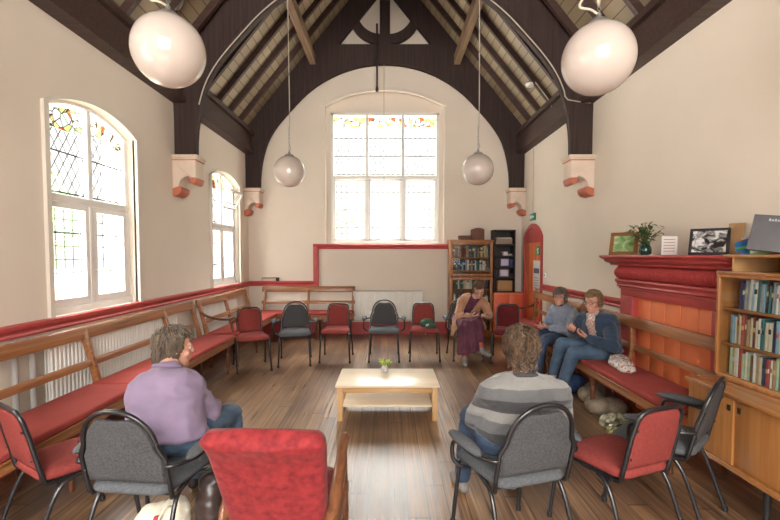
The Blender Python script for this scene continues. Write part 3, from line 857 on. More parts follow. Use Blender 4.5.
# book maker ---------------------------------------------------------
BOOKC = {'white': (.70, .69, .65), 'cream': (.58, .52, .40), 'navy blue': (.035, .055, .14), 'sky blue': (.22, .38, .50), 'dark green': (.03, .13, .07), 'teal': (.05, .19, .21), 'maroon': (.17, .04, .045), 'red': (.42, .07, .06), 'brown': (.18, .09, .045), 'yellow': (.58, .46, .16), 'grey': (.30, .31, .32), 'black': (.02, .02, .022), 'lilac': (.38, .30, .5), 'pale green': (.42, .55, .38), 'tan': (.42, .28, .15)}
BM = {k: mat('book_cloth_' + k.replace(' ', '_'), v, .55, var=.1, nscale=20) for k, v in BOOKC.items()}
PG = mat('page_block', (.62, .56, .44), .8)
ONES = 'first second third fourth fifth sixth seventh eighth ninth'.split()
ORD = ONES + 'tenth eleventh twelfth thirteenth fourteenth fifteenth sixteenth seventeenth eighteenth nineteenth'.split()
for t_, u_ in (('twenty', 'twentieth'), ('thirty', 'thirtieth'), ('forty', 'fortieth'), ('fifty', 'fiftieth'), ('sixty', 'sixtieth')): ORD += [u_] + [t_ + '-' + o_ for o_ in ONES]
def book_mesh(w, d, h, seed):
    """spine towards -Y; cover boards, rounded spine; pages inside"""
    t = .0022
    m = MB(); m.box((-w / 2, 0, 0), (-w / 2 + t, d, h)); m.box((w / 2 - t, 0, 0), (w / 2, d, h))
    n = 6; pr = [(-w / 2 + w * i / n, -.004 * sin(pi * i / n)) for i in range(n + 1)] + [(w / 2, t), (-w / 2, t)]
    m.prism(pr, 'Z', 0, h)
    return m
def row(rnd, x0, x1, hmin, hmax, wmin, wmax, d, place, pal, where, group, lean=0.0):
    x = x0; i = 0
    while True:
        w = rnd.uniform(wmin, wmax)
        if x + w > x1: break
        h = rnd.uniform(hmin, hmax); c = rnd.choice(pal); dd = d * rnd.uniform(.85, 1)
        b = book_mesh(w - .001, dd, h, i).build('book', BM[c], None)
        p = MB().box((-w / 2 + .003, .004, .003), (w / 2 - .003, dd - .003, h - .004)).build('pages', PG, b)
        if rnd.random() < .5:
            k = rnd.choice([x_ for x_ in ('white', 'yellow', 'black', 'cream', 'red') if x_ != c])
            z = h * rnd.uniform(.6, .8)
            q = [(-w / 2 * .86 + w * .86 * j / 4, -.0046 * sin(pi * (.07 + .86 * j / 4)) - .0006) for j in range(5)]
            MB().prism(q + [(w * .4, .001), (-w * .4, .001)], 'Z', z * .78, z).build('spine_title', BM[k], b)
        ly = radians(rnd.uniform(-.4, .4)) + (lean if rnd.random() < .9 else 0)
        place(b, x + w / 2, rnd.uniform(0, .012), ly)
        tag(b, '%s %s, %s from left, %s' % (c, 'slim book' if w < .019 else ('thick book' if w > .031 else 'book'), ORD[i], where), 'book', group)
        x += w + .0008; i += 1

# right-hand bookcase on its sideboard --------------------------------
teak = wood('teak_veneer', (0.48, 0.215, 0.065), (0.33, 0.13, 0.035), 0.32, 'Z', 2.0, coat=0.2)
teak_y = wood('teak_top', (0.50, 0.225, 0.075), (0.34, 0.135, 0.04), 0.25, 'Y', 2.0, coat=0.3)
SB = empty('sideboard', (2.375, 2.17, 0))
def part(mb, name, m, root, **k):
    o = mb.build(name, m, root, **k); o.location = -root.location; return o
C0, C1, CX0, CX1 = 1.38, 2.95, 2.07, XR - .005
m = MB(); m.box((CX0 + .02, C0, .30), (CX1, C1, .335)); m.box((CX0 + .02, C0, .30), (CX1, C0 + .022, .745)); m.box((CX0 + .02, C1 - .022, .30), (CX1, C1, .745)); m.box((CX1 - .02, C0, .3), (CX1, C1, .745))
part(m, 'cabinet_body', teak, SB, bevel=.002)
part(MB().box((CX0 - .005, C0 - .005, .735), (CX1, C1 + .005, .762)), 'cabinet_top', teak_y, SB, bevel=.004)
part(MB().box((CX0, C0, .295), (CX0 + .03, C1, .325)), 'plinth_rail', teak_y, SB, bevel=.002)
dw = (C1 - C0 - .03) / 4
for k in range(4):
    a = C1 - .015 - dw * (k + 1)
    dr = part(MB().box((CX0 + .008 + .012 * (k % 2), a + .001, .327), (CX0 + .026 + .012 * (k % 2), a + dw - .001, .733)), 'sliding_door', teak, SB, bevel=.002)
    yy = a + (.03 if k % 2 == 0 else dw - .03)
    MB().box((CX0 + .004 + .012 * (k % 2), yy - .012, .655), (CX0 + .0085 + .012 * (k % 2), yy + .012, .69)).build('finger_pull', mat('dark_brass', (.12, .08, .04), .4, metal=.6), dr)
for x, y in ((CX0 + .07, C0 + .1), (CX0 + .07, C1 - .58), (CX1 - .07, C0 + .1), (CX1 - .07, C1 - .58)):
    part(MB().lathe([(.013, 0), (.022, .30)], Matrix.Translation((x, y, 0)), 12), 'leg', black_mat, SB, smooth=True)
tag(SB, 'long teak sideboard with sliding doors on black legs against the right wall', 'sideboard')
BC = empty('bookcase', (2.48, 2.17, .762))
U0, UX = 2.97, 2.275
m = MB(); m.box((UX, C0, .762), (CX1, C0 + .02, 1.49)); m.box((UX, U0 - .02, .762), (CX1, U0, 1.49)); m.box((UX, C0, .763), (CX1, U0, .785)); m.box((CX1 - .012, C0, .763), (CX1, U0, 1.48))
part(m, 'case_sides', teak, BC, bevel=.002)
part(MB().box((UX - .004, C0 - .004, 1.468), (CX1, U0 + .004, 1.492)), 'case_top', teak_y, BC, bevel=.003)
for z in (1.0, 1.235): part(MB().box((UX + .03, C0 + .02, z - .01), (CX1 - .012, U0 - .02, z + .01)), 'shelf', teak_y, BC, bevel=.002)
for z in (.785, 1.455): part(MB().box((UX + .002, C0 + .02, z - .004), (UX + .022, U0 - .02, z + .012)), 'glass_track', teak_y, BC)
for k, (a, b) in enumerate(((C0 + .02, 2.2), (2.17, U0 - .02))):
    part(MB().box((UX + .006 + .007 * k, a, .80), (UX + .010 + .007 * k, b, 1.457)), 'sliding_glass', case_glass, BC)
tag(BC, 'glass fronted teak bookcase standing on the sideboard at right', 'bookcase')
rnd = random.Random(11)
def place_r(z):
    def f(b, u, inset, ly):
        b.location = (UX + .045 + inset, U0 - u, z); b.rotation_euler = (0, 0, radians(-90))
        b.rotation_euler = (Matrix.Rotation(radians(-90), 3, 'Z') @ Matrix.Rotation(ly, 3, 'Y')).to_euler()
    return f
palR = ['white', 'teal', 'cream', 'grey', 'sky blue', 'teal', 'dark green', 'navy blue', 'grey', 'black', 'pale green', 'white']
palR2 = ['white', 'yellow', 'red', 'navy blue', 'brown', 'cream', 'sky blue', 'maroon', 'teal', 'tan', 'cream', 'white']
for z, pal, hm, nm, x0 in ((1.245, palR, (.165, .205), 'top shelf', .13), (1.01, palR2, (.17, .205), 'middle shelf', .06), (.79, palR2 + ['white', 'pale green'], (.165, .20), 'bottom shelf', .06)):
    row(rnd, x0, .96, hm[0], hm[1], .010, .026, .15, place_r(z), pal, nm + ' of right bookcase', 'books in the right glass bookcase', radians(3.5) if nm == 'top shelf' else radians(1.2))
# display rack over it
RK = empty('display_rack', (2.45, 2.2, 1.492))
m = MB(); m.box((2.27, 1.42, 1.585), (2.655, 2.92, 1.603))
part(m, 'rack_shelf', teak_y, RK, bevel=.002)
for y in (2.86, 2.45, 2.0, 1.6): part(MB().box((2.30, y, 1.492), (2.64, y + .014, 1.585)), 'divider', wood('pale_ply', (.62, .38, .17), (.5, .29, .12), .4, 'X', 2), RK)
part(MB().box((2.64, 1.42, 1.492), (2.655, 2.92, 1.70)), 'rack_back', teak_y, RK)
part(MB().prism([(2.655, 1.603), (2.33, 1.603), (2.36, 1.615), (2.655, 1.74)], 'Y', 2.90, 2.915), 'rack_end', teak_y, RK)
tag(RK, 'low wooden display rack lying on top of the right bookcase', 'rack')
def leaflet(x, y, z, w, h, t, lean, yaw, c, label, name='magazine', cat='magazine', grp='magazines in the display rack', pat=None, roll=0):
    r = empty(name, (x, y, z))
    r.rotation_euler = (Matrix.Rotation(yaw, 3, 'Z') @ Matrix.Rotation(roll, 3, 'Y') @ Matrix.Rotation(lean, 3, 'X')).to_euler()
    MB().box((-w / 2, 0, 0), (w / 2, t, h)).build('cover', c, r, bevel=.001)
    if pat: pat(r, w, h)
    tag(r, label, cat, grp); return r
def strip(z0, z1, cname, c, sl=.0):
    def f(r, w, h):
        MB().prism([(-w * .46, h * z0), (w * .46, h * (z0 + sl)), (w * .46, h * (z1 + sl)), (-w * .46, h * z1)], 'Y', -.0012, 0).build('printed_band', mat(cname, c, .4), r)
    return f
# yaw: local -Y faces the camera side
leaflet(2.42, 2.83, 1.606, .20, .13, .006, radians(-35), radians(-45), mat('cover_blue', (.04, .22, .52), .35), 'blue magazine leaning lowest in the display rack', pat=strip(.45, .6, 'ink_green', (.10, .30, .08), .1), roll=radians(-14))
leaflet(2.47, 2.85, 1.63, .22, .12, .006, radians(-30), radians(-45), mat('cover_purple', (.22, .04, .25), .35), 'purple magazine leaning behind the blue one in display rack', pat=strip(.55, .7, 'ink_lilac', (.55, .5, .7), .05), roll=radians(-20))
leaflet(2.52, 2.87, 1.645, .22, .12, .006, radians(-26), radians(-45), mat('cover_pale', (.50, .55, .62), .4), 'pale blue and grey magazine rearmost in the display rack', pat=strip(.5, .68, 'ink_teal', (.05, .25, .30), .1), roll=radians(-16))
leaflet(2.39, 2.76, 1.606, .11, .11, .006, radians(-30), radians(-45), mat('cover_green', (.22, .42, .12), .4), 'small green and white booklet beside the grey folder', pat=strip(.1, .5, 'ink_white', (.8, .8, .78), .2), roll=radians(-8))
def folder_marks(r, w, h):
    m_ = MB()
    for k, x in enumerate((-.28, -.24, -.20, -.16)): m_.box((w * x, -.0015, h * .83), (w * (x + .03), 0, h * (.88 if k % 2 else .90)))
    for k, x in enumerate((-.06, -.02, .02)): m_.box((w * x, -.0015, h * .80), (w * (x + .025), 0, h * .86))
    m_.build('title_lettering', mat('folder_ink', (.42, .44, .47), .5), r)
leaflet(2.38, 2.60, 1.615, .34, .235, .02, radians(-18), radians(-44), mat('folder_grey', (.115, .115, .125), .4, var=.08), 'large dark grey display book propped at right end of the rack', 'display_book', 'book', None, folder_marks, roll=radians(8))

# things on the mantel ------------------------------------------------
def frame(x, y, z, w, h, bw, fm, inner, lean, yaw, label, pic, depth=.02, roll=0):
    r = empty('picture_frame', (x, y, z))
    r.rotation_euler = (Matrix.Rotation(yaw, 3, 'Z') @ Matrix.Rotation(roll, 3, 'Y') @ Matrix.Rotation(lean, 3, 'X')).to_euler()
    m = MB()
    m.box((-w / 2, 0, 0), (w / 2, depth, bw)); m.box((-w / 2, 0, h - bw), (w / 2, depth, h)); m.box((-w / 2, 0, bw), (-w / 2 + bw, depth, h - bw)); m.box((w / 2 - bw, 0, bw), (w / 2, depth, h - bw))
    m.build('frame_moulding', fm, r, bevel=.003)
    MB().box((-w / 2 + bw * .9, depth * .4, bw * .9), (w / 2 - bw * .9, depth * .5, h - bw * .9)).build('picture', pic, r)
    MB().box((-w / 2 + bw * .5, depth * .6, bw * .5), (w / 2 - bw * .5, depth * .95, h - bw * .5)).build('backing', cardboard, r)
    MB().prism([(depth, h * .75), (depth + .004, h * .75), (depth + h * .22, .0), (depth + h * .2, .0)], 'X', -.02, .02).build('strut', cardboard, r)
    tag(r, label, 'picture frame'); return r
def splotch(name, stops, sc, sy=1.0):
    m, nt, b = nodes_of(name); co = coords(nt, (1, 1, sy))
    n = nt.nodes.new('ShaderNodeTexNoise'); n.inputs['Scale'].default_value = sc; n.inputs['Detail'].default_value = 5; n.inputs['Distortion'].default_value = 1.2
    nt.links.new(co, n.inputs['Vector']); nt.links.new(ramp(nt, n.outputs[0], stops), b.inputs['Base Color'])
    b.inputs['Roughness'].default_value = 0.2; return m
gold_wood = wood('warm_frame_wood', (0.34, 0.16, 0.055), (0.22, 0.09, 0.03), .35, 'X', 3)
frame(2.46, 4.52, 1.602, .27, .255, .038, gold_wood, None, radians(-20), radians(-42), 'brown wooden picture frame with pale green picture, left end of mantel', splotch('green_picture', [(.3, (.12, .3, .08)), (.5, (.35, .5, .25)), (.62, (.65, .72, .5))], 9))
frame(2.45, 3.30, 1.604, .255, .215, .020, black_mat, None, radians(-18), radians(-46), 'black frame holding a black and white picture on the mantel', splotch('monochrome_picture', [(.40, (.02, .02, .02)), (.50, (.25, .25, .25)), (.58, (.7, .7, .7))], 16))
bd = MB().box((-.05, 0, 0), (.05, .008, .24)).build('backing_board', cardboard); bd.location = (2.60, 3.235, 1.602)
bd.rotation_euler = (Matrix.Rotation(radians(-60), 3, 'Z') @ Matrix.Rotation(radians(-8), 3, 'X')).to_euler(); tag(bd, 'plain brown board leaning on wall behind the black picture frame', 'board')
ct = empty('card', (2.52, 3.86, 1.602), radians(-50))
MB().prism([(-.062, 0), (.062, 0), (.062, .165), (-.062, .165)], 'Y', 0, .003).build('front_leaf', paper_white, ct)
MB().prism([(.0, 0), (.004, 0), (.06, .0), (.06, .003)], 'X', -.062, .062).build('rear_leaf', paper_white, ct)
mm = MB()
for k in range(5): mm.box((-.045, -.001, .03 + k * .026), (.045, 0, .036 + k * .026))
mm.build('handwriting', mat('card_ink', (.45, .2, .2), .6), ct)
tag(ct, 'upright white card with lines of writing on the mantel by the plant', 'card')
vs = empty('vase', (2.45, 4.10, 1.602))
gm = mat('green_glass_vase', (.008, .05, .04), .1, coat=.6)
MB().lathe([(.035, 0), (.05, .01), (.055, .05), (.045, .085), (.028, .10), (.033, .125), (.028, .125), (.022, .10)], seg=24, cap=False).build('vase_body', gm, vs, smooth=True)
lv = mat('vase_leaf', (.05, .12, .035), .5, c2=(.13, .17, .05), nscale=18)
rn = random.Random(5); st = MB(); lf = MB()
for i in range(32):
    a = rn.uniform(0, 6.28); sp = rn.uniform(.03, .16); hh = rn.uniform(.12, .26) + .05
    p0 = V((0, 0, .05)); p1 = V((cos(a) * sp * .4, sin(a) * sp * .4, hh * .7)); p2 = V((cos(a) * sp, sin(a) * sp, hh))
    st.tube([p0, p1, p2], .0018, 5, smooth=4)
    for k in range(9):
        t = .35 + .65 * k / 8; c = p0.lerp(p1, min(1, t * 1.4)) if t < .5 else p1.lerp(p2, (t - .5) * 2)
        q = Matrix.Rotation(rn.uniform(0, 6.28), 3, 'Z') @ Matrix.Rotation(rn.uniform(-.9, .6), 3, 'Y'); s_ = rn.uniform(.02, .034)
        lf.add([c + q @ V(v) * s_ for v in ((0, 0, 0), (.6, -.42, .06), (1.5, -.3, .0), (1.9, 0, -.12), (1.5, .3, .0), (.6, .42, .06), (1, 0, .1))], [(0, 1, 6), (1, 2, 6), (2, 3, 6), (3, 4, 6), (4, 5, 6), (5, 0, 6)])
st.build('stems', mat('stem_green', (.08, .11, .03), .6), vs, smooth=True); lf.build('leaves', lv, vs)
tag(vs, 'green glass vase of dark leafy sprigs on the red mantel', 'vase')

# tall glazed bookcase on the end wall --------------------------------
GB = empty('bookcase', (1.60, 8.47, 0))
X0, X1, Y0, Y1 = 1.20, 2.03, 8.30, YB - .005
m = MB(); m.box((X0, Y0 + .015, 0), (X0 + .03, Y1, 1.89)); m.box((X1 - .03, Y0 + .015, 0), (X1, Y1, 1.89)); m.box((X0, Y1 - .012, 0), (X1, Y1, 1.89)); m.box((X0, Y0 + .02, .0), (X1, Y1, .10))
part(m, 'case_sides', oak, GB, bevel=.002)
part(MB().box((X0 - .01, Y0, 1.85), (X1 + .01, Y1, 1.895)), 'case_top', oak_h, GB, bevel=.004)
for z in (.32, .60, .93, 1.17, 1.29, 1.545): part(MB().box((X0 + .03, Y0 + .05, z - .011), (X1 - .03, Y1 - .012, z + .011)), 'shelf', oak_h, GB)
for z0, z1 in ((.10, 1.16), (1.19, 1.85)):
    m = MB(); m.box((X0 + .004, Y0, z0), (X0 + .05, Y0 + .02, z1)); m.box((X1 - .05, Y0, z0), (X1 - .004, Y0 + .02, z1)); m.box((X0 + .05, Y0, z0), (X1 - .05, Y0 + .02, z0 + .045)); m.box((X0 + .05, Y0, z1 - .045), (X1 - .05, Y0 + .02, z1))
    d = part(m, 'glazed_door', oak, GB, bevel=.002)
    MB().box((X0 + .045, Y0 + .008, z0 + .04), (X1 - .045, Y0 + .012, z1 - .04)).build('door_glass', case_glass, d)
    MB().lathe([(.008, 0), (.014, .015), (.008, .022)], Matrix.Translation(((X0 + X1) / 2, Y0, z0 + .03 if z0 > 1 else z1 - .03)) @ Matrix.Rotation(radians(90), 4, 'X'), 12).build('knob', brass, d, smooth=True)
tag(GB, 'tall oak bookcase with two glazed doors on the end wall', 'bookcase')
def place_b(z):
    def f(b, u, inset, ly): b.location = (X0 + u, Y0 + .07 + inset, z); b.rotation_euler = (0, ly, 0)
    return f
palA = ['maroon', 'brown', 'navy blue', 'dark green', 'black', 'grey', 'tan', 'cream', 'teal', 'brown', 'navy blue']
palB = palA + ['white', 'sky blue', 'cream', 'dark green', 'white']
for z, pal, hm, nm in ((1.556, palA + ['yellow', 'cream'], (.17, .235), 'top shelf'), (1.301, palB, (.17, .225), 'second shelf'), (.941, palB + ['white'], (.17, .21), 'third shelf'), (.611, palB, (.18, .24), 'fourth shelf')):
    row(rnd, .055, .775, hm[0], hm[1], .022, .042, .18, place_b(z), pal, nm + ' of far bookcase', 'books in the far glazed bookcase')
brn = mat('brown_card_box', (.15, .065, .04), .7, var=.1)
o = MB().box((1.40, 8.40, 1.895), (1.63, 8.60, 1.975)).box((1.395, 8.395, 1.95), (1.635, 8.605, 1.98)).build('storage_box', brn, bevel=.004); tag(o, 'low brown box, the left one on top of the far glazed bookcase', 'box')
o = MB().prism(arch_poly(1.635 + .01, 1.885, 1.895, 2.10, .03), 'Y', 8.42, 8.58).build('storage_box', brn, bevel=.006); tag(o, 'taller rounded brown box, right one on top of the far glazed bookcase', 'box')

# orange cupboard in the corner with the black open shelf standing on it
OC = empty('cupboard', (2.34, 8.47, 0))
m = MB(); m.box((2.05, 8.30, 0), (2.64, Y1, .86)); part(m, 'cupboard_body', orange_paint, OC, bevel=.004)
part(MB().box((2.045, 8.285, .84), (2.645, Y1, .87)), 'cupboard_top', orange_paint, OC, bevel=.004)
for a, b in ((2.06, 2.335), (2.345, 2.60)): part(MB().box((a, 8.285, .1), (b, 8.302, .83)), 'door', mat('orange_cupboard_door', (.74, .13, .05), .45), OC, bevel=.003)
part(MB().box((2.60, 8.28, 0), (2.645, 8.31, .87)), 'red_post', red_paint, OC)
tag(OC, 'low orange painted cupboard in the corner beside the arched door', 'cupboard')
OS = empty('open_shelf', (2.27, 8.5, .87))
S0, S1, SY = 2.06, 2.62, 8.36
m = MB(); m.box((S0, SY, .87), (S0 + .025, Y1, 2.09)); m.box((S1 - .17, SY, .87), (S1 - .145, Y1, 2.09)); m.box((S0, Y1 - .01, .87), (S1 - .145, Y1, 2.09))
part(m, 'shelf_sides', dark_case, OS)
for z in (.885, 1.16, 1.36, 1.575, 1.80, 2.075): part(MB().box((S0, SY, z - .014), (S1 - .145, Y1, z + .014)), 'shelf', dark_case, OS)
tag(OS, 'dark open shelf unit standing on the orange cupboard', 'shelf unit')
def sbox(x0, x1, z, h, m, label, lab=None, name='storage_box', cat='box', d=.2):
    r = MB().box((x0, SY + .02, z), (x1, SY + .02 + d, z + h)).build(name, m, bevel=.003)
    if lab: MB().box((x0 + (x1 - x0) * .12, SY + .0165, z + h * .12), (x1 - (x1 - x0) * .12, SY + .0195, z + h * .88)).build('label_card', lab, r)
    tag(r, label, cat, None); return r
lilac = mat('lilac_label', (.58, .55, .68), .6)
sbox(2.11, 2.42, 1.815, .11, mat('kraft_grey', (.34, .27, .21), .7), 'grey brown box on top level of the dark open shelf')
sbox(2.12, 2.40, 1.925, .012, paper_white, 'white papers lying over the box on top level of dark shelf', name='paper_stack', cat='papers')
sbox(2.10, 2.22, 1.59, .05, black_mat, 'small black box on second level of the dark open shelf')
sbox(2.25, 2.33, 1.59, .075, paper_white, 'little white pot box on second level of the dark open shelf')
sbox(2.345, 2.42, 1.59, .035, mat('tin_grey', (.4, .4, .4), .4), 'flat grey tin on second level of the dark open shelf', name='tin', cat='tin')
sbox(2.10, 2.17, 1.375, .16, black_mat, 'black file on third level of the dark shelf, left of labelled box', name='box_file', cat='file')
sbox(2.18, 2.37, 1.375, .165, mat('navy_box', (.05, .06, .14), .5), 'navy box with lilac label on third level of dark shelf', lilac)
sbox(2.385, 2.44, 1.375, .15, mat('blue_file', (.03, .05, .15), .5), 'dark blue file on third level of dark shelf, right of labelled box', name='box_file', cat='file')
sbox(2.10, 2.16, 1.175, .14, black_mat, 'black file on fourth level of the dark open shelf', name='box_file', cat='file')
sbox(2.17, 2.36, 1.175, .15, mat('grey_box', (.2, .17, .2), .5), 'grey box with lilac label on fourth level of dark shelf', lilac)
sbox(2.375, 2.44, 1.175, .06, dark_case, 'low dark box at right of fourth level of the dark shelf')
sbox(2.14, 2.43, .90, .20, cardboard, 'plain brown cardboard box on bottom level of the dark shelf', d=.24)

# ------------------------------------------------------------------ radiators
def radiator(x, y, z0, z1, length, rz, label):
    R = empty('radiator', (x, y, 0), rz)   # local x along, -y to the room
    m = MB(); m.box((0, -.06, z0), (length, -.045, z1)); n = int(length / .045)
    for i in range(n):
        u = length * (i + .5) / n; m.prism([(u - .014, -.06), (u - .007, -.07), (u + .007, -.07), (u + .014, -.06)], 'Z', z0 + .02, z1 - .02)
    m.box((0, -.10 + .04, z1 - .012), (length, -.02, z1)); m.box((0, -.03, z0), (length, -.02, z1))
    m.build('radiator_panel', rad_mat, R)
    MB().tube([(length + .0, -.04, z0 + .05), (length + .05, -.04, z0 + .05), (length + .05, -.04, .0)], .01, 8).build('pipe', rad_mat, R, smooth=True)
    MB().lathe([(.02, 0), (.022, .02), (.018, .07)], Matrix.Translation((length + .05, -.04, z0 + .04)), 12).build('valve', paper_white, R, smooth=True)
    for u in (length * .2, length * .8): MB().box((u - .015, -.02, z0 + .1), (u + .015, 0.0, z1 - .1)).build('bracket', rad_mat, R)
    tag(R, label, 'radiator', 'white panel radiators'); return R
radiator(-.70, YB - .04, .30, .885, 1.40, 0, 'white panel radiator on the end wall under the window')
radiator(XL + .02, 3.42, .22, .86, 2.1, radians(90), 'white radiator on left wall behind the long bench, nearer one')
radiator(XL + .02, 6.1, .22, .86, 1.6, radians(90), 'white radiator on left wall behind the bench, farther one')
radiator(XR - .02, 6.6, .22, .88, 1.6, radians(-90), 'white radiator on right wall behind the two seated women')
for x_, lb in ((3.28, 'white vertical pipe on left wall, the one next to the radiator'), (3.12, 'white vertical pipe on left wall, farther from the radiator')):
    o = MB().tube([(XL + .06, x_, 0), (XL + .06, x_, .97)], .022, 10).build('pipe', mat('pipe_grey', (.45, .44, .42), .5), smooth=True); tag(o, lb, 'pipe')

# ------------------------------------------------------------------ benches
def bench(name, loc, rz, length, label, posts, legs, arms=(), lean=.12, rail_h=.0, gap=0):
    """local x along the bench, y=0 front edge, +y to the wall"""
    B = empty(name, loc, rz)
    D = .46
    MB().box((0, .01, .385), (length, .035, .455)).build('apron', bench_wood, B, bevel=.004)
    m = MB().box((0, .0, .445), (length, D, .462)); m.build('seat_board', bench_wood, B, bevel=.004)
    MB().box((.0, D - .02, .385), (length, D, .445)).build('back_apron', bench_wood, B, bevel=.003)
    ncu = max(1, round(length / 2.2)); cwid = length / ncu
    for k in range(ncu):
        m = MB().box((k * cwid + .01, -.006, .462), ((k + 1) * cwid - .01, D - .03, .515))
        m.build('cushion', cushion_red, B, bevel=.018, seg=3)
    for u in posts:
        m = MB()
        pr = [(D - .03, .30), (D + .02, .30), (D + .03, .5), (D + .05, .62), (D + lean + .02, .955), (D + lean - .03, .955), (D, .62), (D - .03, .5)]
        m.prism(pr, 'X', u - .022, u + .022); m.build('back_post', bench_wood, B, bevel=.005)
    y1 = D + lean - .012
    m = MB(); n = 12
    pr = [(y1 - .035, .875), (y1 - .005, .865), (y1 + .018, .885), (y1 + .026, .955), (y1 + .012, .975), (y1 - .012, .97)]
    m.prism(pr, 'X', 0, length); m.build('top_rail', bench_wood, B, bevel=.004)
    y2 = D + .035
    m = MB().prism([(y2 - .018, .635), (y2 + .004, .63), (y2 + .02, .69), (y2, .695)], 'X', 0, length); m.build('lower_rail', bench_wood, B, bevel=.003)
    lp = [(.018, 0), (.022, .02), (.017, .05), (.026, .12), (.021, .2), (.030, .26), (.018, .29), (.030, .31), (.032, .386)]
    for u in legs:
        MB().lathe(lp, Matrix.Translation((u, .045, 0)), 14).build('leg', bench_leg, B, smooth=True)
        MB().box((u - .02, D - .06, 0), (u + .02, D - .022, .386)).build('leg', bench_leg, B, bevel=.003)
    for u in arms:
        a = MB().tube([(u, D + .08, .80), (u, D - .02, .735), (u, .28, .70), (u, .12, .70), (u, .06, .72), (u, .04, .70), (u, .06, .67), (u, .10, .64), (u, .09, .56), (u, .06, .46)], .019, 8, smooth=4)
        a.build('scroll_arm', bench_leg, B, smooth=True)
    tag(B, label, 'bench', 'red cushioned wall benches'); return B
bench('bench', (-2.10, 1.35, 0), radians(90), 4.50, 'long wooden bench with red cushion along the left wall, nearest one', [.05, 1.06, 2.39, 3.72, 4.45], [.1, 1.5, 2.95, 4.35], [])
bench('bench', (-2.10, 5.98, 0), radians(90), 2.05, 'short wooden bench with red cushion on left wall near the far corner', [.05, 1.0, 2.0], [.08, 1.0, 1.95], [.04])
bench('bench', (-2.52, 8.05, 0), 0, 1.86, 'wooden bench with red cushion along the end wall, left of radiator', [.06, .93, 1.82], [.5, 1.2, 1.78], [])
bench('bench', (2.02, 5.50, 0), radians(-90), 2.50, 'wooden bench with red cushion before the fireplace where two women sit', [.06, 1.12, 2.46], [.06, 1.22, 2.42], [], lean=.03)
bench('bench', (2.02, 7.35, 0), radians(-90), 1.78, 'short wooden bench with red cushion beside the arched door', [.06, .9, 1.72], [.08, .9, 1.70], [.04], lean=.05)

# ================================================================== CHAIRS
def sheet(outline, t, yfun, bulge=0.0):
    """upholstered panel: outline in (x,z), thickness t, bent by yfun(x,z)"""
    m = MB(); n = len(outline); cx = sum(p[0] for p in outline) / n; cz = sum(p[1] for p in outline) / n
    rings = []
    for k, (sc, off) in enumerate(((.0, t / 2 + bulge), (.5, t / 2 + bulge * .85), (.86, t / 2 + bulge * .3), (.97, t / 2 * .75), (1, 0), (.97, -t / 2 * .8), (.86, -t / 2), (.5, -t / 2), (0, -t / 2))):
        rings.append([(cx + (x - cx) * max(sc, .001), yfun(cx + (x - cx) * sc, cz + (z - cz) * sc) + off, cz + (z - cz) * max(sc, .001)) for x, z in outline])
    m.rings(rings); return m
def back_y(x, z): return -.205 - max(0, z - .42) * .22 + .25 * x * x
def hoop(top, half, r, zb=.44, squeeze=0.0):
    """outline up the left side, over the top, down the right"""
    pts = []; n = 10
    for i in range(4): pts.append((-half - 0.0, zb + (top - r - zb) * i / 4))
    for i in range(n + 1):
        a = pi - (pi / 2) * i / n; pts.append((-half + squeeze + r + r * cos(a), top - r + r * sin(a)))
    for i in range(n + 1):
        a = pi / 2 - (pi / 2) * i / n; pts.append((half - squeeze - r + r * cos(a), top - r + r * sin(a)))
    for i in range(3, -1, -1): pts.append((half, zb + (top - r - zb) * i / 4))
    return pts
def seat_mesh(wf, wb, d, z, t):
    o = []; r = .07
    def corner(cx, cy, a0):
        for i in range(6):
            a = radians(a0 + 90 * i / 5); o.append((cx + r * cos(a), cy + r * sin(a)))
    corner(wf / 2 - r, d / 2 - r, 0); corner(-wf / 2 + r, d / 2 - r, 90); corner(-wb / 2 + r, -d / 2 + r, 180); corner(wb / 2 - r, -d / 2 + r, 270)
    rings = []
    for sc, zz in ((.01, t), (.5, t * .98), (.85, t * .86), (.96, t * .62), (1, t * .3), (.98, 0.0), (.9, -.012), (.4, -.012), (.01, -.012)):
        rings.append([(x * sc, y * sc, z + zz - (.018 * max(0, y * sc / (d / 2)) ** 3)) for x, y in o])
    return MB().rings(rings)
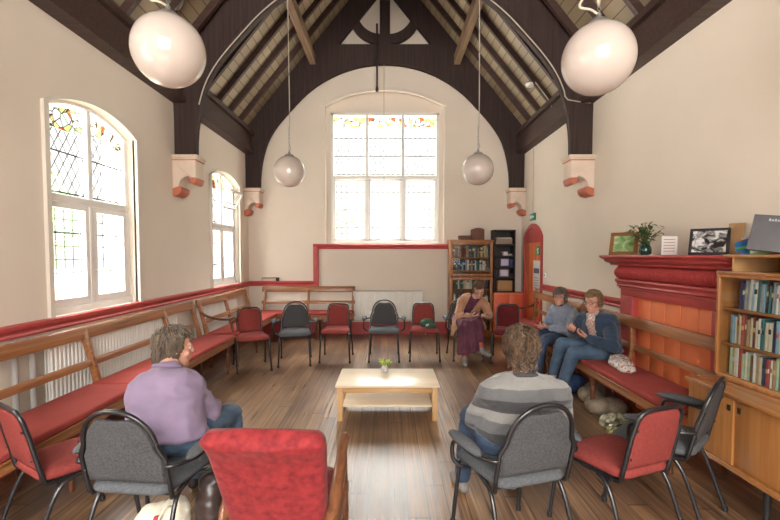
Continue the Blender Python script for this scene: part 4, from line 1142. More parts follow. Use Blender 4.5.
def make_chair(kind, fabric, arms):
    C = empty('armchair' if arms else 'stacking_chair')
    if kind == 'round':
        half, top, r, sq = .215, .88, .18, .03
    else:
        half, top, r, sq = .172, .825, .070, .012
    tube = .0125
    out = hoop(top, half, r, .44, sq)
    pts = [(x, back_y(x, z), z) for x, z in out]
    # frame: front corner, under the seat, back corner, hoop, and down again
    hh_ = half - .008
    fpath = [(-.195, .17, .435), (-.195, 0, .425), (-hh_, -.14, .415), (-hh_, -.19, .425)] + pts + [(hh_, -.19, .425), (hh_, -.14, .415), (.195, 0, .425), (.195, .17, .435)]
    MB().tube(fpath, tube, 8).build('back_frame', black_tube, C, smooth=True)
    MB().tube([(-.20, .17, .435), (0, .18, .435), (.20, .17, .435)], .010, 8).tube([(-.205, -.15, .418), (.205, -.15, .418)], .010, 8).build('seat_rail', black_tube, C, smooth=True)
    for s in (-1, 1):
        MB().tube([(s * .20, .13, .43), (s * .203, .18, .42), (s * .21, .205, .36), (s * .225, .25, .012)], tube, 8, smooth=3).lathe([(.016, 0), (.017, .02), (.015, .03)], Matrix.Translation((s * .225, .25, 0)), 10).build('leg', black_tube, C, smooth=True)
        MB().tube([(s * .20, -.08, .425), (s * .205, -.14, .40), (s * .212, -.20, .30), (s * .225, -.30, .012)], tube, 8, smooth=3).lathe([(.016, 0), (.017, .02), (.015, .03)], Matrix.Translation((s * .225, -.30, 0)), 10).build('leg', black_tube, C, smooth=True)
    # back panel
    if kind == 'round':
        ins = [(x * .925, z * 1.0) for x, z in hoop(top - .018, half, r, .50, sq)]
        # dipped finger hole at the top
        ins = [(x, z - .030 * max(0, 1 - (x / .085) ** 2) if z > .7 else z) for x, z in ins]
    else:
        ins = [(x * .93, z) for x, z in hoop(top - .014, half, r, .49, sq)]
        ins = [(x, z - .012 * max(0, 1 - (x / .07) ** 2) if z > .7 else z) for x, z in ins]
    bk = sheet(ins, .030, lambda x, z: back_y(x, z) + .006, .012)
    bp = bk.build('backrest', fabric, C, smooth=True)
    for s in (-1, 1):
        for z in (.56, .72): MB().ell((s * (half - .018), back_y(half, z) - .016, z), (.006, .005, .006), None, 8, 6).build('fixing_stud', black_tube, bp, smooth=True)
    seat_mesh(*((.47, .42, .45) if arms else (.43, .37, .44)), .445, .055).build('seat', seat_grey_lit if arms else fabric, C, smooth=True)
    if arms:
        for s in (-1, 1):
            A = MB().tube([(s * .215, .06, .43), (s * .275, .05, .45), (s * .312, .07, .49), (s * .312, .08, .56), (s * .308, .04, .598), (s * .30, -.12, .598), (s * .245, back_y(.2, .6) + .01, .60), (s * .213, back_y(.2, .6), .60)], .0115, 8, smooth=3).build('arm_support', black_tube, C, smooth=True)
            pr = []
            for i in range(15):
                t = i / 14; y = -.20 + .32 * t; w = .035 * min(1, (sin(pi * min(1, t * 1.0 + .0)) ** .35 if 0 < t < 1 else .1)) + (.006 * sin(pi * t)); h = .024 * (sin(pi * t) ** .3 if 0 < t < 1 else .1)
                pr.append([(s * (.308 - .012 * (1 - t)) + w * cos(a), y, 0.622 + .008 * sin(pi * t) + h * sin(a)) for a in [2 * pi * j / 12 for j in range(12)]])
            MB().rings(pr).build('arm_pad', seat_grey_lit, C, smooth=True)
    return C
grey0 = make_chair('round', chair_grey, True)
red0 = make_chair('square', chair_red, False)
mar0 = make_chair('square', chair_maroon, False)
used = set()
def chair(proto, x, y, face, label, group):
    c = copy_tree(proto) if proto in used else proto
    used.add(proto)
    c.location = (x, y, 0); c.rotation_euler = (0, 0, atan2(-face[0], face[1]))
    tag(c, label, 'chair', group); return c
GA, GR = 'grey armchairs in the circle', 'red stacking chairs in the circle'
CH = {}
CH['lw'] = chair(grey0, -1.24, 2.25, (.10, .99), 'grey fabric armchair in which the person in the lilac top sits', GA)
CH['man'] = chair(grey0, .675, 2.33, (-.29, .957), 'grey fabric armchair in which the person in the striped jumper sits', GA)
CH['r'] = chair(grey0, 1.74, 2.70, (-.66, .75), 'empty grey armchair beside the teak sideboard at right', GA)
CH['b1'] = chair(grey0, -1.38, 6.34, (.16, -.98), 'empty grey armchair in far row, in front of the corner bench', GA)
CH['b2'] = chair(grey0, -.06, 6.58, (0, -1), 'empty grey armchair in the middle of the far row, before radiator', GA)
CH['rw'] = chair(grey0, 1.20, 6.66, (.05, -1), 'grey armchair in which the reader in tan coat sits', GA)
chair(red0, -1.80, 2.41, (.52, .855), 'red chair at the lower left edge, by the long bench', GR)
chair(red0, 1.29, 2.42, (-.36, .933), 'red chair at lower right between two grey armchairs, near side', GR)
chair(red0, -1.92, 6.02, (.42, -.91), 'red chair leftmost in the far row', GR)
chair(red0, -.79, 6.55, (0, -1), 'red chair in far row between the two empty grey armchairs', GR)
chair(red0, .56, 6.62, (-.03, -1), 'red chair in the far row with a green cap on its seat', GR)
chair(mar0, 1.80, 6.45, (-.30, -.95), 'dark red chair rightmost in far row, before the orange cupboard', GR)

# velvet armchair ----------------------------------------------------
VC = empty('velvet_armchair', (-.475, 2.10, 0), atan2(-.03, 1))
m = MB(); rings = []
for i in range(13):
    t = i / 12; z = .34 + .53 * t; y = -.21 - .22 * t + (.0 if t < .8 else -.03 * ((t - .8) / .2) ** 2); w = .210 + .034 * t ** 1.3
    th = .06 - .01 * t
    r_ = []
    for j in range(24):
        a = 2 * pi * j / 24; cx_, sx_ = cos(a), sin(a)
        e = .35
        x = w * (abs(cx_) ** e) * (1 if cx_ > 0 else -1); yy = th * (abs(sx_) ** e) * (1 if sx_ > 0 else -1)
        r_.append((x, y + yy + .015 * (x / w) ** 2, z - .012 * (1 - (x / w) ** 2) * t))
    rings.append(r_)
last = rings[-1]; cxx = sum(p[0] for p in last) / 24; cyy = sum(p[1] for p in last) / 24
for s_, dz in ((.96, .014), (.86, .028), (.7, .040), (.4, .050), (.01, .053)):
    rings.append([(cxx + (p[0] - cxx) * (1 - (1 - s_) * .35 if s_ > .5 else s_), cyy + (p[1] - cyy) * s_, p[2] + dz) for p in last])
m.rings(rings); m.build('backrest', velvet, VC, smooth=True)
seat_mesh(.43, .41, .54, .36, .10).build('seat', velvet, VC, smooth=True)
m = MB().box((-.25, -.25, .28), (.25, .26, .35)); m.build('seat_frame', walnut, VC, bevel=.01)
for s in (-1, 1):
    MB().tube([(s * .225, -.30, .44), (s * .240, -.20, .50), (s * .245, -.08, .56), (s * .238, .06, .60), (s * .238, .17, .625), (s * .238, .20, .628)], [.026, .03, .03, .026, .024, .016], 10, smooth=4).build('wooden_arm', walnut, VC, smooth=True)
    MB().tube([(s * .238, .08, .58), (s * .235, .14, .36), (s * .238, .20, .0)], [.024, .024, .014], 10, smooth=3).build('leg', walnut, VC, smooth=True)
    MB().tube([(s * .23, -.27, .46), (s * .23, -.26, .30), (s * .24, -.33, .0)], [.026, .024, .014], 10, smooth=3).build('leg', walnut, VC, smooth=True)
tag(VC, 'crimson velvet armchair with wooden arms in the foreground, seen from behind', 'armchair')

# coffee table -------------------------------------------------------
CT = empty('coffee_table', (-.005, 4.36, 0))
MB().box((-.50, -.31, .333), (.50, .31, .355)).build('tabletop', beech_glare, CT, bevel=.004)
for s in (-1, 1):
    MB().box((-.45, s * .255 - .01, .27), (.45, s * .255 + .01, .333)).build('apron', beech, CT, bevel=.002)
    MB().box((s * .455 - .01, -.26, .27), (s * .455 + .01, .26, .333)).build('end_apron', beech, CT, bevel=.002)
    for t in (-1, 1):
        MB().box((s * .458 - .025, t * .265 - .025, 0), (s * .458 + .025, t * .265 + .025, .333)).build('leg', beech_z, CT, bevel=.003)
MB().box((-.435, -.245, .125), (.435, .245, .143)).build('lower_shelf', beech_glare, CT, bevel=.002)
tag(CT, 'pale wooden coffee table with lower shelf in the middle of the circle', 'table')
FL = empty('flower_vase', (-.035, 4.52, .355))
cer = mat('white_grey_ceramic', (.66, .62, .60), .3, c2=(.32, .30, .33), nscale=30)
MB().lathe([(.022, 0), (.038, .012), (.042, .035), (.032, .058), (.022, .07), (.025, .08), (.02, .078), (.015, .06)], seg=22, cap=False).build('vase_body', cer, FL, smooth=True)
rn = random.Random(2); st = MB(); bl = MB()
for i in range(16):
    a = rn.uniform(0, 6.28); sp = rn.uniform(.01, .085); h = rn.uniform(.10, .135)
    st.tube([(0, 0, .05), (cos(a) * sp * .4, sin(a) * sp * .4, h * .8), (cos(a) * sp, sin(a) * sp, h)], .003, 5, smooth=3)
    q = Matrix.Rotation(rn.uniform(0, 6.28), 3, 'Z')
    for k in range(5):
        c = V((cos(a) * sp * (.5 + .12 * k), sin(a) * sp * (.5 + .12 * k), h * (.82 + .05 * k)))
        qq = Matrix.Rotation(rn.uniform(0, 6.28), 3, 'Z') @ Matrix.Rotation(rn.uniform(-1, .3), 3, 'Y')
        bl.add([c + qq @ V(v) * .02 for v in ((0, 0, 0), (.6, -.45, 0), (1.7, 0, .1), (.6, .45, 0))], [(0, 1, 2, 3)])
st.build('stems', mat('fresh_stem', (.35, .5, .10), .5), FL, smooth=True)
bl.build('petals', mat('lime_yellow_petals', (.62, .75, .12), .5, var=.2, nscale=40), FL)
tag(FL, 'small round vase of lime yellow flowers on the coffee table', 'vase')

# bags, cap and things on the floor ----------------------------------
def blob(shapes, name, m, label, cat, vox=.01, fold=(.006, 14), extra=None, smooth=3):
    mb = MB()
    for sh in shapes:
        if sh[0] == 'e': mb.ell(sh[1], sh[2], sh[3] if len(sh) > 3 else None)
        else: mb.cap(*sh[1:])
    o = remesh(mb, name, m, None, vox, smooth, fold)
    tag(o, label, cat); return o
canvas = mat('cream_canvas', (.66, .62, .50), .85, var=.08, nscale=12)
o = blob([('e', (-1.24, 2.32, .11), (.14, .11, .11)), ('e', (-1.25, 2.33, .055), (.15, .12, .055)), ('e', (-1.18, 2.33, .18), (.07, .08, .07)), ('e', (-1.32, 2.32, .14), (.07, .08, .07))], 'tote_bag', canvas, 'cream canvas tote bag slumped on the floor under the grey armchair', 'bag', fold=(.010, 12))
MB().tube([(-1.17, 2.27, .24), (-1.18, 2.23, .26), (-1.21, 2.21, .20), (-1.20, 2.22, .13)], .006, 6, smooth=4).build('handle', canvas, o, smooth=True)
MB().prism([(-1.25, .15), (-1.225, .15), (-1.21, .225), (-1.235, .22)], 'Y', 2.205, 2.22).build('luggage_tag', mat('tag_red', (.45, .05, .06), .4), o)
leather = mat('black_brown_leather', (.035, .022, .02), .38, var=.2, bmp=.3, bscale=60)
o = blob([('e', (-1.00, 2.38, .17), (.085, .09, .17)), ('e', (-1.00, 2.39, .085), (.095, .10, .08)), ('e', (-1.00, 2.38, .31), (.07, .045, .06))], 'handbag', leather, 'dark leather handbag on floor between grey armchair and velvet armchair', 'bag', fold=(.008, 10))
MB().tube([(-1.05, 2.35, .32), (-1.04, 2.34, .37), (-.99, 2.35, .40), (-.95, 2.38, .37), (-.94, 2.39, .31)], .009, 7, smooth=5).build('strap', leather, o, smooth=True)
patt = splotch('patterned_bag_cloth', [(.36, (.16, .13, .18)), (.44, (.62, .58, .54)), (.56, (.66, .62, .56)), (.62, (.42, .10, .08))], 22)
o = blob([('e', (2.24, 4.09, .555), (.10, .15, .05)), ('e', (2.27, 4.19, .57), (.09, .09, .05)), ('e', (2.22, 3.96, .54), (.08, .08, .035))], 'cloth_bag', patt, 'white patterned cloth bag lying on bench by the seated knitter', 'bag', fold=(.008, 16))
grn = mat('forest_green_wool', (.05, .13, .07), .85, c2=(.02, .05, .03), nscale=14)
HC = empty('cap', (.60, 6.60, .492))
m = MB(); m.ell((0, .01, .055), (.105, .10, .072)); m.ell((0.03, 0, .03), (.11, .105, .04))
remesh(m, 'crown', grn, HC, .008, 3, (.004, 20))
m = MB()
rg_ = []
for k, (a0, sc) in enumerate(((0, .5), (0, 1.0))):
    pass
vs = []; fs = []
for i in range(13):
    a = radians(-75 + 150 * i / 12 - 35); 
    for rr, zz in ((.09, .030), (.165, .008), (.165, .003), (.09, .024)):
        vs.append((cos(a) * rr, sin(a) * rr * .95, zz))
for i in range(12):
    for k in range(4):
        fs.append((i * 4 + k, i * 4 + (k + 1) % 4, i * 4 + 4 + (k + 1) % 4, i * 4 + 4 + k))
fs += [(0, 1, 2, 3), (51, 50, 49, 48)]
m.add(vs, fs).build('peak', mat('cap_dark', (.03, .05, .04), .8), HC, smooth=True)
MB().prism([(-.03, .02), (.03, .02), (.02, .06), (-.02, .06)], 'Y', -.101, -.09).build('badge', mat('badge_cream', (.5, .5, .4), .6), HC)
tag(HC, 'green peaked cap lying on the seat of the far red chair', 'cap')
stone = mat('sandy_cloth', (.30, .24, .17), .85, c2=(.15, .12, .09), nscale=10)
mott = splotch('mottled_hessian', [(.35, (.05, .05, .035)), (.5, (.22, .2, .13)), (.65, (.42, .38, .26))], 18)
yelm = splotch('mottled_yellow_black', [(.38, (.02, .02, .02)), (.52, (.20, .18, .10)), (.66, (.45, .42, .08))], 20)
blob([('e', (2.20, 4.60, .085), (.13, .16, .085)), ('e', (2.28, 4.68, .10), (.11, .13, .10))], 'rucksack', stone, 'sandy coloured bag on the floor under the bench, leftmost', 'bag')
blob([('e', (2.12, 4.28, .085), (.12, .15, .085)), ('e', (2.26, 4.25, .085), (.13, .13, .085))], 'rucksack', stone, 'sandy bag under the bench beside the turned leg', 'bag')
blob([('cap', (2.02, 3.92, .06), .065, (2.38, 3.92, .07), .06), ('e', (2.1, 3.9, .09), (.1, .07, .06))], 'rolled_blanket', mott, 'mottled rolled cloth bundle under the bench, the farther roll', 'bundle')
blob([('cap', (1.98, 3.68, .07), .068, (2.36, 3.66, .07), .066), ('e', (2.06, 3.68, .10), (.1, .07, .05))], 'rolled_blanket', yelm, 'mottled black and yellow bundle under the bench, nearest roll', 'bundle')
blob([('e', (2.10, 4.95, .11), (.15, .14, .11)), ('e', (2.16, 4.88, .16), (.10, .10, .08))], 'rucksack', mat('navy_bag', (.015, .04, .11), .7, var=.2), 'navy blue bag on the floor under the bench behind legs', 'bag')

# ================================================================== PEOPLE
def torso(mb, J, inf, wide=1.0, z_from=0.0, skirt=0.0, deep=1.0):
    P, C, N = V(J['pelvis']), V(J['chest']), V(J['neck'])
    hr = (V(J['hip'][0]) - V(J['hip'][1])).normalized(); sr = (V(J['sh'][0]) - V(J['sh'][1])).normalized()
    pts = spline([P + (P - C) * .22, P, C, N], 8)
    prof = [(0, .10, .09), (.12, .15, .12), (.26, .175, .138), (.42, .160, .125), (.58, .150, .115), (.72, .160, .122), (.84, .152, .112), (.93, .11, .085), (1, .058, .058)]
    rings = []; n = len(pts)
    for i, p in enumerate(pts):
        t = i / (n - 1)
        if t < z_from: continue
        for k in range(len(prof) - 1):
            if prof[k][0] <= t <= prof[k + 1][0]:
                f = (t - prof[k][0]) / (prof[k + 1][0] - prof[k][0]); f = f * f * (3 - 2 * f)
                a = prof[k][1] + (prof[k + 1][1] - prof[k][1]) * f; b = prof[k][2] + (prof[k + 1][2] - prof[k][2]) * f
        wd = wide if t < .95 else 1
        a = a * wd + inf; b = b * (1 + (wd - 1) * .8) * deep + inf
        tg = (pts[min(i + 1, n - 1)] - pts[max(i - 1, 0)]).normalized()
        r = hr.lerp(sr, min(1, t * 1.2)); r = (r - tg * r.dot(tg)).normalized(); d = tg.cross(r)
        rings.append([p + r * (a * math.copysign(abs(cos(x)) ** .85, cos(x))) + d * (b * math.copysign(abs(sin(x)) ** .9, sin(x))) for x in [2 * pi * j / 20 for j in range(20)]])
    mb.rings(rings)
    for s in (0, 1):
        mb.cap(N + (C - N) * .10, .060 + inf, V(J['sh'][s]) + V((0, 0, -.012)), .052 * (wide * .5 + .5) + inf)
        mb.cap(V(J['sh'][s]) + V((0, 0, -.02)), .055 * wide + inf, C, .09 + inf)
def arms(mb, J, inf, wide=1.0, upto=1.0):
    for s in (0, 1):
        S, E, W = V(J['sh'][s]), V(J['el'][s]), V(J['wr'][s])
        mb.cap(S, .052 * wide + inf, E, .040 * wide + inf)
        W2 = E.lerp(W, upto)
        mb.cap(E, .040 * wide + inf, W2, (.026 if upto > .9 else .032) * (wide * .4 + .6) + inf)
def legs(mb, J, inf, wide=1.0, upto=1.0):
    for s in (0, 1):
        H, K, A = V(J['hip'][s]), V(J['kn'][s]), V(J['an'][s])
        mb.cap(H, .085 * wide + inf, K, .056 * wide + inf)
        m_ = K.lerp(A, .35) 
        mb.cap(K, .056 * wide + inf, m_, .052 * wide + inf); mb.cap(m_, .052 * wide + inf, K.lerp(A, upto), .036 + inf * 1.3)
    mb.cap(J['hip'][0], .10 * wide + inf, J['hip'][1], .10 * wide + inf)
def hand(mb, wr, d, n, s, curl=.45, sc=1.0):
    """four unequal fingers fanned from the palm, thumb leaving its side"""
    wr, d, n = V(wr), V(d).normalized(), V(n); n = (n - d * n.dot(d)).normalized()
    a = d.cross(n) * s
    for i, (L, off) in enumerate(((.070, .030), (.079, .010), (.072, -.010), (.056, -.029))):
        k = wr + (d * (.088 - abs(i - 1) * .003) + a * off) * sc
        mb.cap(wr + a * off * .45 * sc, .013 * sc, k, .0115 * sc, 10)
        ang = .18 + curl * .4; p = k; fd = (d + a * (off * 2.2)).normalized()
        for j, fr in enumerate((.45, .31, .24)):
            v = fd * cos(ang) + n * sin(ang); q = p + v * L * fr * sc
            mb.cap(p, (.0092 - .0008 * j) * sc, q, (.0086 - .0009 * j) * sc, 8); p = q; ang += curl
    b = wr + (d * .022 + a * .022) * sc; p = b
    for v, L, r in (((a * .75 + d * .6 + n * .25), .040, .0125), ((a * .35 + d * .85 + n * .35), .032, .0095), ((d * .9 + n * .45), .024, .0085)):
        q = p + V(v).normalized() * L * sc; mb.cap(p, r * sc, q, r * .92 * sc, 8); p = q
def head_frame(c, look, roll=0.0):
    f = V(look).normalized(); r = f.cross(V((0, 0, 1))).normalized(); u = r.cross(f)
    M = Matrix((r, f, u)).transposed()
    M = M @ Matrix.Rotation(roll, 3, 'Y')
    return V(c), M
def head(mb, HF, sc=1.0):
    c, M = HF
    def P(x, y, z): return c + M @ (V((x, y, z)) * sc)
    def R(a, b, d): return (a * sc, b * sc, d * sc)
    mb.ell(P(0, -.014, .035), R(.076, .094, .088), M, 20, 14)
    mb.ell(P(0, .028, -.018), R(.066, .062, .078), M, 18, 12)
    mb.ell(P(0, .046, -.062), R(.050, .042, .044), M, 16, 10)
    mb.ell(P(0, .070, -.092), R(.024, .020, .018), M)
    mb.cap(P(0, .086, .022), .0095 * sc, P(0, .104, -.016), .0125 * sc, 10)
    for s in (-1, 1):
        mb.ell(P(s * .012, .094, -.018), R(.009, .010, .008), M, 10, 8)
        mb.ell(P(s * .034, .072, .030), R(.022, .014, .009), M, 10, 8)
        mb.ell(P(s * .042, .056, -.025), R(.024, .024, .022), M, 12, 8)
        mb.ell(P(s * .077, -.005, -.004), R(.011, .018, .031), M @ Matrix.Rotation(s * .25, 3, 'Z'), 12, 8)
        mb.cap(P(s * .050, .00, -.058), .022 * sc, P(s * .018, .060, -.090), .018 * sc, 10)
    mb.ell(P(0, .086, -.050), R(.022, .011, .0065), M, 10, 8); mb.ell(P(0, .085, -.062), R(.019, .011, .007), M, 10, 8)
def hair(mb, HF, style, sc=1.0, seed=1):
    c, M = HF; rn = random.Random(seed)
    base = V((0, -.014, .035)); rad = V((.081, .100, .093))
    def P(u, k=1.0): return c + M @ ((base + V((u.x * rad.x, u.y * rad.y, u.z * rad.z)) * k) * sc)
    low = style.get('low', -.55); line = style.get('line', .50)
    def face(u): return u.y > style.get('side', .30) and u.z < line + .25 * (1 - u.y)
    # scalp cap
    n, g = 28, 20; vs = []; ok = {}
    for i in range(g + 1):
        for j in range(n):
            t = pi * i / g; a = 2 * pi * j / n; u = V((sin(t) * cos(a), sin(t) * sin(a), cos(t)))
            ok[(i, j)] = not (face(u) or u.z < low); vs.append(P(u, 1.0 + style.get('vol', .03)))
    fs = []
    for i in range(g):
        for j in range(n):
            q = ((i, j), (i + 1, j), (i + 1, (j + 1) % n), (i, (j + 1) % n))
            if all(ok[x] for x in q): fs.append(tuple(x[0] * n + x[1] for x in q))
    mb.add(vs, fs)
    crown = V(style.get('crown', (0, -.35, .93))).normalized()
    for k in range(style['n']):
        u = V((rn.gauss(0, 1), rn.gauss(0, 1), rn.gauss(0, 1))).normalized()
        if face(u) or u.z < low + .1: continue
        ax = crown.cross(u)
        if ax.length < .05: continue
        ax.normalize(); L = style['len'] * rn.uniform(.7, 1.15); st = L / 7 / .095
        ph = rn.uniform(0, 6.28); vol = style.get('vol', .03) + rn.uniform(.01, .06) + (rn.uniform(0, style['curl']) * .6); pts = []; p = None; hang = False
        for i in range(8):
            if not hang:
                q = P(u, 1 + vol); 
                if u.z < low or (face(u) and i > 1): hang = True
                p = q
            else:
                if face(u): break
                p = p + M @ V((0, 0, -1)) * (L / 7) * sc
            w = style['curl'] * sin(ph + i * style.get('freq', 1.6)); w2 = style['curl'] * cos(ph * 1.7 + i * style.get('freq', 1.6))
            sd = M @ ax
            pts.append(p + sd * w * .16 * sc + (p - c).normalized() * w2 * .10 * sc)
            u = Matrix.Rotation(st, 3, ax) @ u
        if len(pts) > 2:
            r = style.get('r', .006) * sc
            mb.tube(pts, [r * .7, r, r, r * .9, r * .5, r * .2], 5)
def shoe(mb, an, toe, r=1.0):
    an, toe = V(an), V(toe); d = (toe - an); d.z = 0; 
    if d.length < .01: d = V((0, 1, 0))
    d.normalize(); f = (toe - an).normalized()
    heel = an + V((0, 0, -.05)) - d * .035
    mb.cap(heel, .036 * r, toe + V((0, 0, .0)), .032 * r); mb.cap(an, .042 * r, heel.lerp(toe, .35) + V((0, 0, .01)), .038 * r); mb.cap(toe, .032 * r, toe.lerp(heel, .3), .040 * r)
def person(J, label, top_m, leg_m, hair_m, hstyle, skin_m, shoe_m, wide=1.0, top_name='jumper', look=(0, 1, 0), hsc=1.0, roll=0.0, glasses=None, fold=(.006, 11), sleeve=.97, legw=1.0, hn=((0, 0, -1), (0, 0, -1)), hdir=None, curl=.5, opening=None, inner=None, seed=1, top_extra=None, group=None, trouser_upto=.97, trousers=True, inf=.014, sock=None):
    root = empty('person', (J['pelvis'][0], J['pelvis'][1], 0))
    def put(o):
        o.parent = root; o.location = -root.location; return o
    HF = head_frame(J['head'], look, roll)
    b = MB(); torso(b, J, -.008, wide * .97); arms(b, J, -.003, wide * .95); legs(b, J, -.006, legw)
    c, M = HF
    b.cap(V(J['neck']), .056, c + M @ V((0, -.02, -.045)), .054); head(b, HF, hsc)
    for s in (0, 1):
        W, E = V(J['wr'][s]), V(J['el'][s]); d = V(hdir[s]) if hdir else (W - E)
        hand(b, W, d, hn[s], 1 if s == 0 else -1, curl)
        an, toe = V(J['an'][s]), V(J['toe'][s]); b.cap(an, .034, an + V((0, 0, -.04)), .03); b.cap(an + V((0, 0, -.045)), .03, toe, .024)
    put(remesh(b, 'body', skin_m, None, .0065, 2))
    # eyes
    for s in (-1, 1):
        e = MB().ell(c + M @ (V((s * .031, .0715, .012)) * hsc), (.0105 * hsc,) * 3, None, 12, 8); eo = put(e.build('eye', eye_white, smooth=True))
        i_ = MB().ell(c + M @ (V((s * .031, .0805, .011)) * hsc), (.0050 * hsc, .003 * hsc, .0050 * hsc), M, 10, 6).build('iris', eye_dark, smooth=True); i_.parent = eo
        br = put(MB().tube([c + M @ (V((s * x, y, z)) * hsc) for x, y, z in ((.016, .092, .036), (.034, .088, .042), (.050, .074, .036))], [.002, .003, .0015], 6, smooth=3).build('eyebrow', hair_m, smooth=True))
    put(MB().ell(c + M @ (V((0, .0925, -.0555)) * hsc), (.019 * hsc, .0065 * hsc, .0042 * hsc), M, 12, 8).build('lips', lip, smooth=True))
    h = MB(); hair(h, HF, hstyle, hsc, seed); put(h.build('hair', hair_m, smooth=True))
    if glasses:
        g = MB()
        for s in (-1, 1):
            g.tube([c + M @ (V((s * .033 + .021 * cos(a), .099 + .0, .010 + .017 * sin(a))) * hsc) for a in [2 * pi * j / 16 for j in range(16)]], .0022, 6, closed=True)
            g.tube([c + M @ (V(p) * hsc) for p in ((s * .054, .098, .014), (s * .074, .05, .012), (s * .080, .0, .008))], .002, 6)
        g.tube([c + M @ (V(p) * hsc) for p in ((-.012, .099, .012), (0, .102, .015), (.012, .099, .012))], .002, 6)
        put(g.build('glasses', glasses, smooth=True))
    t = MB(); torso(t, J, inf, wide, .10); arms(t, J, inf * .9, wide, sleeve)
    if top_extra: top_extra(t)
    o = put(remesh(t, top_name, top_m, None, .012, 3, fold))
    if opening:
        C, N = V(J['chest']), V(J['neck']); r = (V(J['sh'][0]) - V(J['sh'][1])).normalized(); f = V((0, 0, 1)).cross(r)
        bm = bmesh.new(); bm.from_mesh(o.data); dl = []
        for v in bm.verts:
            q = v.co - C; tt = (v.co.z - C.z) / max(.01, N.z - C.z); lat = abs((q - (N - C) * tt).dot(r)); 
            if q.dot(f) > .03 and lat < opening[0] + opening[1] * (v.co.z - C.z) and min((v.co - V(J[k][s])).length for k in ('wr', 'el') for s in (0, 1)) > .10: dl.append(v)
        bmesh.ops.delete(bm, geom=dl, context='VERTS'); bm.to_mesh(o.data); bm.free()
        md = o.modifiers.new('thickness', 'SOLIDIFY'); md.thickness = .008; md.offset = -1
        t = MB(); torso(t, J, .004, wide, .10); put(remesh(t, 'blouse', inner, None, .010, 3, (.003, 14)))
    # neckband
    N, Cc = V(J['neck']), V(J['chest'])
    if trousers:
        t = MB(); legs(t, J, .010, legw, trouser_upto); torso_low = V(J['pelvis']); t.ell(torso_low, (.16 * wide, .13 * wide, .10))
        put(remesh(t, 'trousers', leg_m, None, .012, 3, (.005, 14)))
    sh = []
    for s in (0, 1):
        t = MB(); shoe(t, J['an'][s], J['toe'][s]); put(remesh(t, 'shoe', shoe_m, None, .008, 2))
        if sock:
            put(MB().cap(V(J['an'][s]) + V((0, 0, -.03)), .040, V(J['an'][s]).lerp(V(J['kn'][s]), .32), .045).build('sock', sock, smooth=True))
    tag(root, label, 'person', group)
    return root, put, HF
def hair_mat(name, a, b):
    return mat(name, a, .55, c2=b, nscale=26, stretch=(1.6, 1.6, .5), sheen=.0, detail=6)
jean = mat('blue_denim', (.055, .095, .165), .8, c2=(.03, .05, .095), nscale=10, bmp=.3, bscale=300)
jean_l = mat('mid_blue_denim', (.085, .14, .21), .8, c2=(.045, .08, .14), nscale=8, bmp=.3, bscale=300)
shoe_dark = mat('shoe_dark', (.03, .025, .022), .5)
shoe_grey = mat('shoe_grey', (.22, .2, .19), .6)

# --- the person in the lilac fleece
lil = mat('lilac_fleece', (.225, .17, .26), .9, var=.06, nscale=9, sheen=.1, bmp=.3, bscale=220)
J = dict(pelvis=(-1.24, 2.36, .60), hip=[(-1.13, 2.38, .585), (-1.33, 2.39, .585)], chest=(-1.255, 2.40, .78), neck=(-1.275, 2.47, .935),
         sh=[(-1.135, 2.43, .845), (-1.395, 2.46, .845)], el=[(-1.07, 2.54, .66), (-1.48, 2.58, .66)], wr=[(-1.14, 2.78, .62), (-1.33, 2.80, .62)],
         kn=[(-1.04, 2.82, .545), (-1.31, 2.84, .545)], an=[(-1.04, 2.87, .10), (-1.32, 2.89, .10)], toe=[(-1.01, 3.02, .035), (-1.31, 3.05, .035)], head=(-1.285, 2.57, 1.04))
root, put, HF = person(J, 'person with grey brown bobbed hair in a lilac fleece, seen from behind at left', lil, jean_l, hair_mat('grey_brown_hair', (0.136, 0.099, 0.068), (0.044, 0.031, 0.023)),
    dict(n=900, len=.12, curl=.04, vol=.03, low=-.42, r=.009, side=.32, line=.45), skin2, shoe_dark, wide=1.24, top_name='fleece', look=(.80, .60, -.14), hsc=1.02, fold=(.008, 9), seed=3, hn=((-.5, 0, -1), (.5, 0, -1)), curl=.45)
put(MB().tube([V(J['neck']) + V((.072 * cos(a), .062 * sin(a) - .01, .022 + .022 * -sin(a))) for a in [2 * pi * j / 20 for j in range(20)]], .012, 8, closed=True).build('collar', lil, smooth=True))

# --- the person in the striped jumper
def stripes():
    m, nt, b = nodes_of('striped_knit'); tc = nt.nodes.new('ShaderNodeTexCoord'); sp = nt.nodes.new('ShaderNodeSeparateXYZ'); nt.links.new(tc.outputs['Object'], sp.inputs[0])
    mr = nt.nodes.new('ShaderNodeMapRange'); mr.inputs['From Min'].default_value = .47; mr.inputs['From Max'].default_value = .97
    nt.links.new(sp.outputs[2], mr.inputs[0])
    L_, G_, D_ = (.25, .245, .235), (.12, .12, .125), (.045, .046, .05)
    c = ramp(nt, mr.outputs[0], [(0.0, G_), (.10, L_), (.22, D_), (.34, G_), (.46, L_), (.57, D_), (.70, G_), (.82, L_), (.97, D_), (1.0, D_)], 'CONSTANT')
    n = nt.nodes.new('ShaderNodeTexNoise'); n.inputs['Scale'].default_value = 250; nt.links.new(tc.outputs['Object'], n.inputs['Vector'])
    mx = nt.nodes.new('ShaderNodeMix'); mx.data_type = 'RGBA'; mx.blend_type = 'MULTIPLY'; mx.inputs[0].default_value = 1
    nt.links.new(c, mx.inputs[6]); nt.links.new(ramp(nt, n.outputs[0], [(.3, (.75, .75, .75)), (.7, (1, 1, 1))]), mx.inputs[7])
    nt.links.new(mx.outputs[2], b.inputs['Base Color']); b.inputs['Roughness'].default_value = .9; b.inputs['Sheen Weight'].default_value = .3
    bump(nt, n.outputs[0], b, .3, .003)
    return m
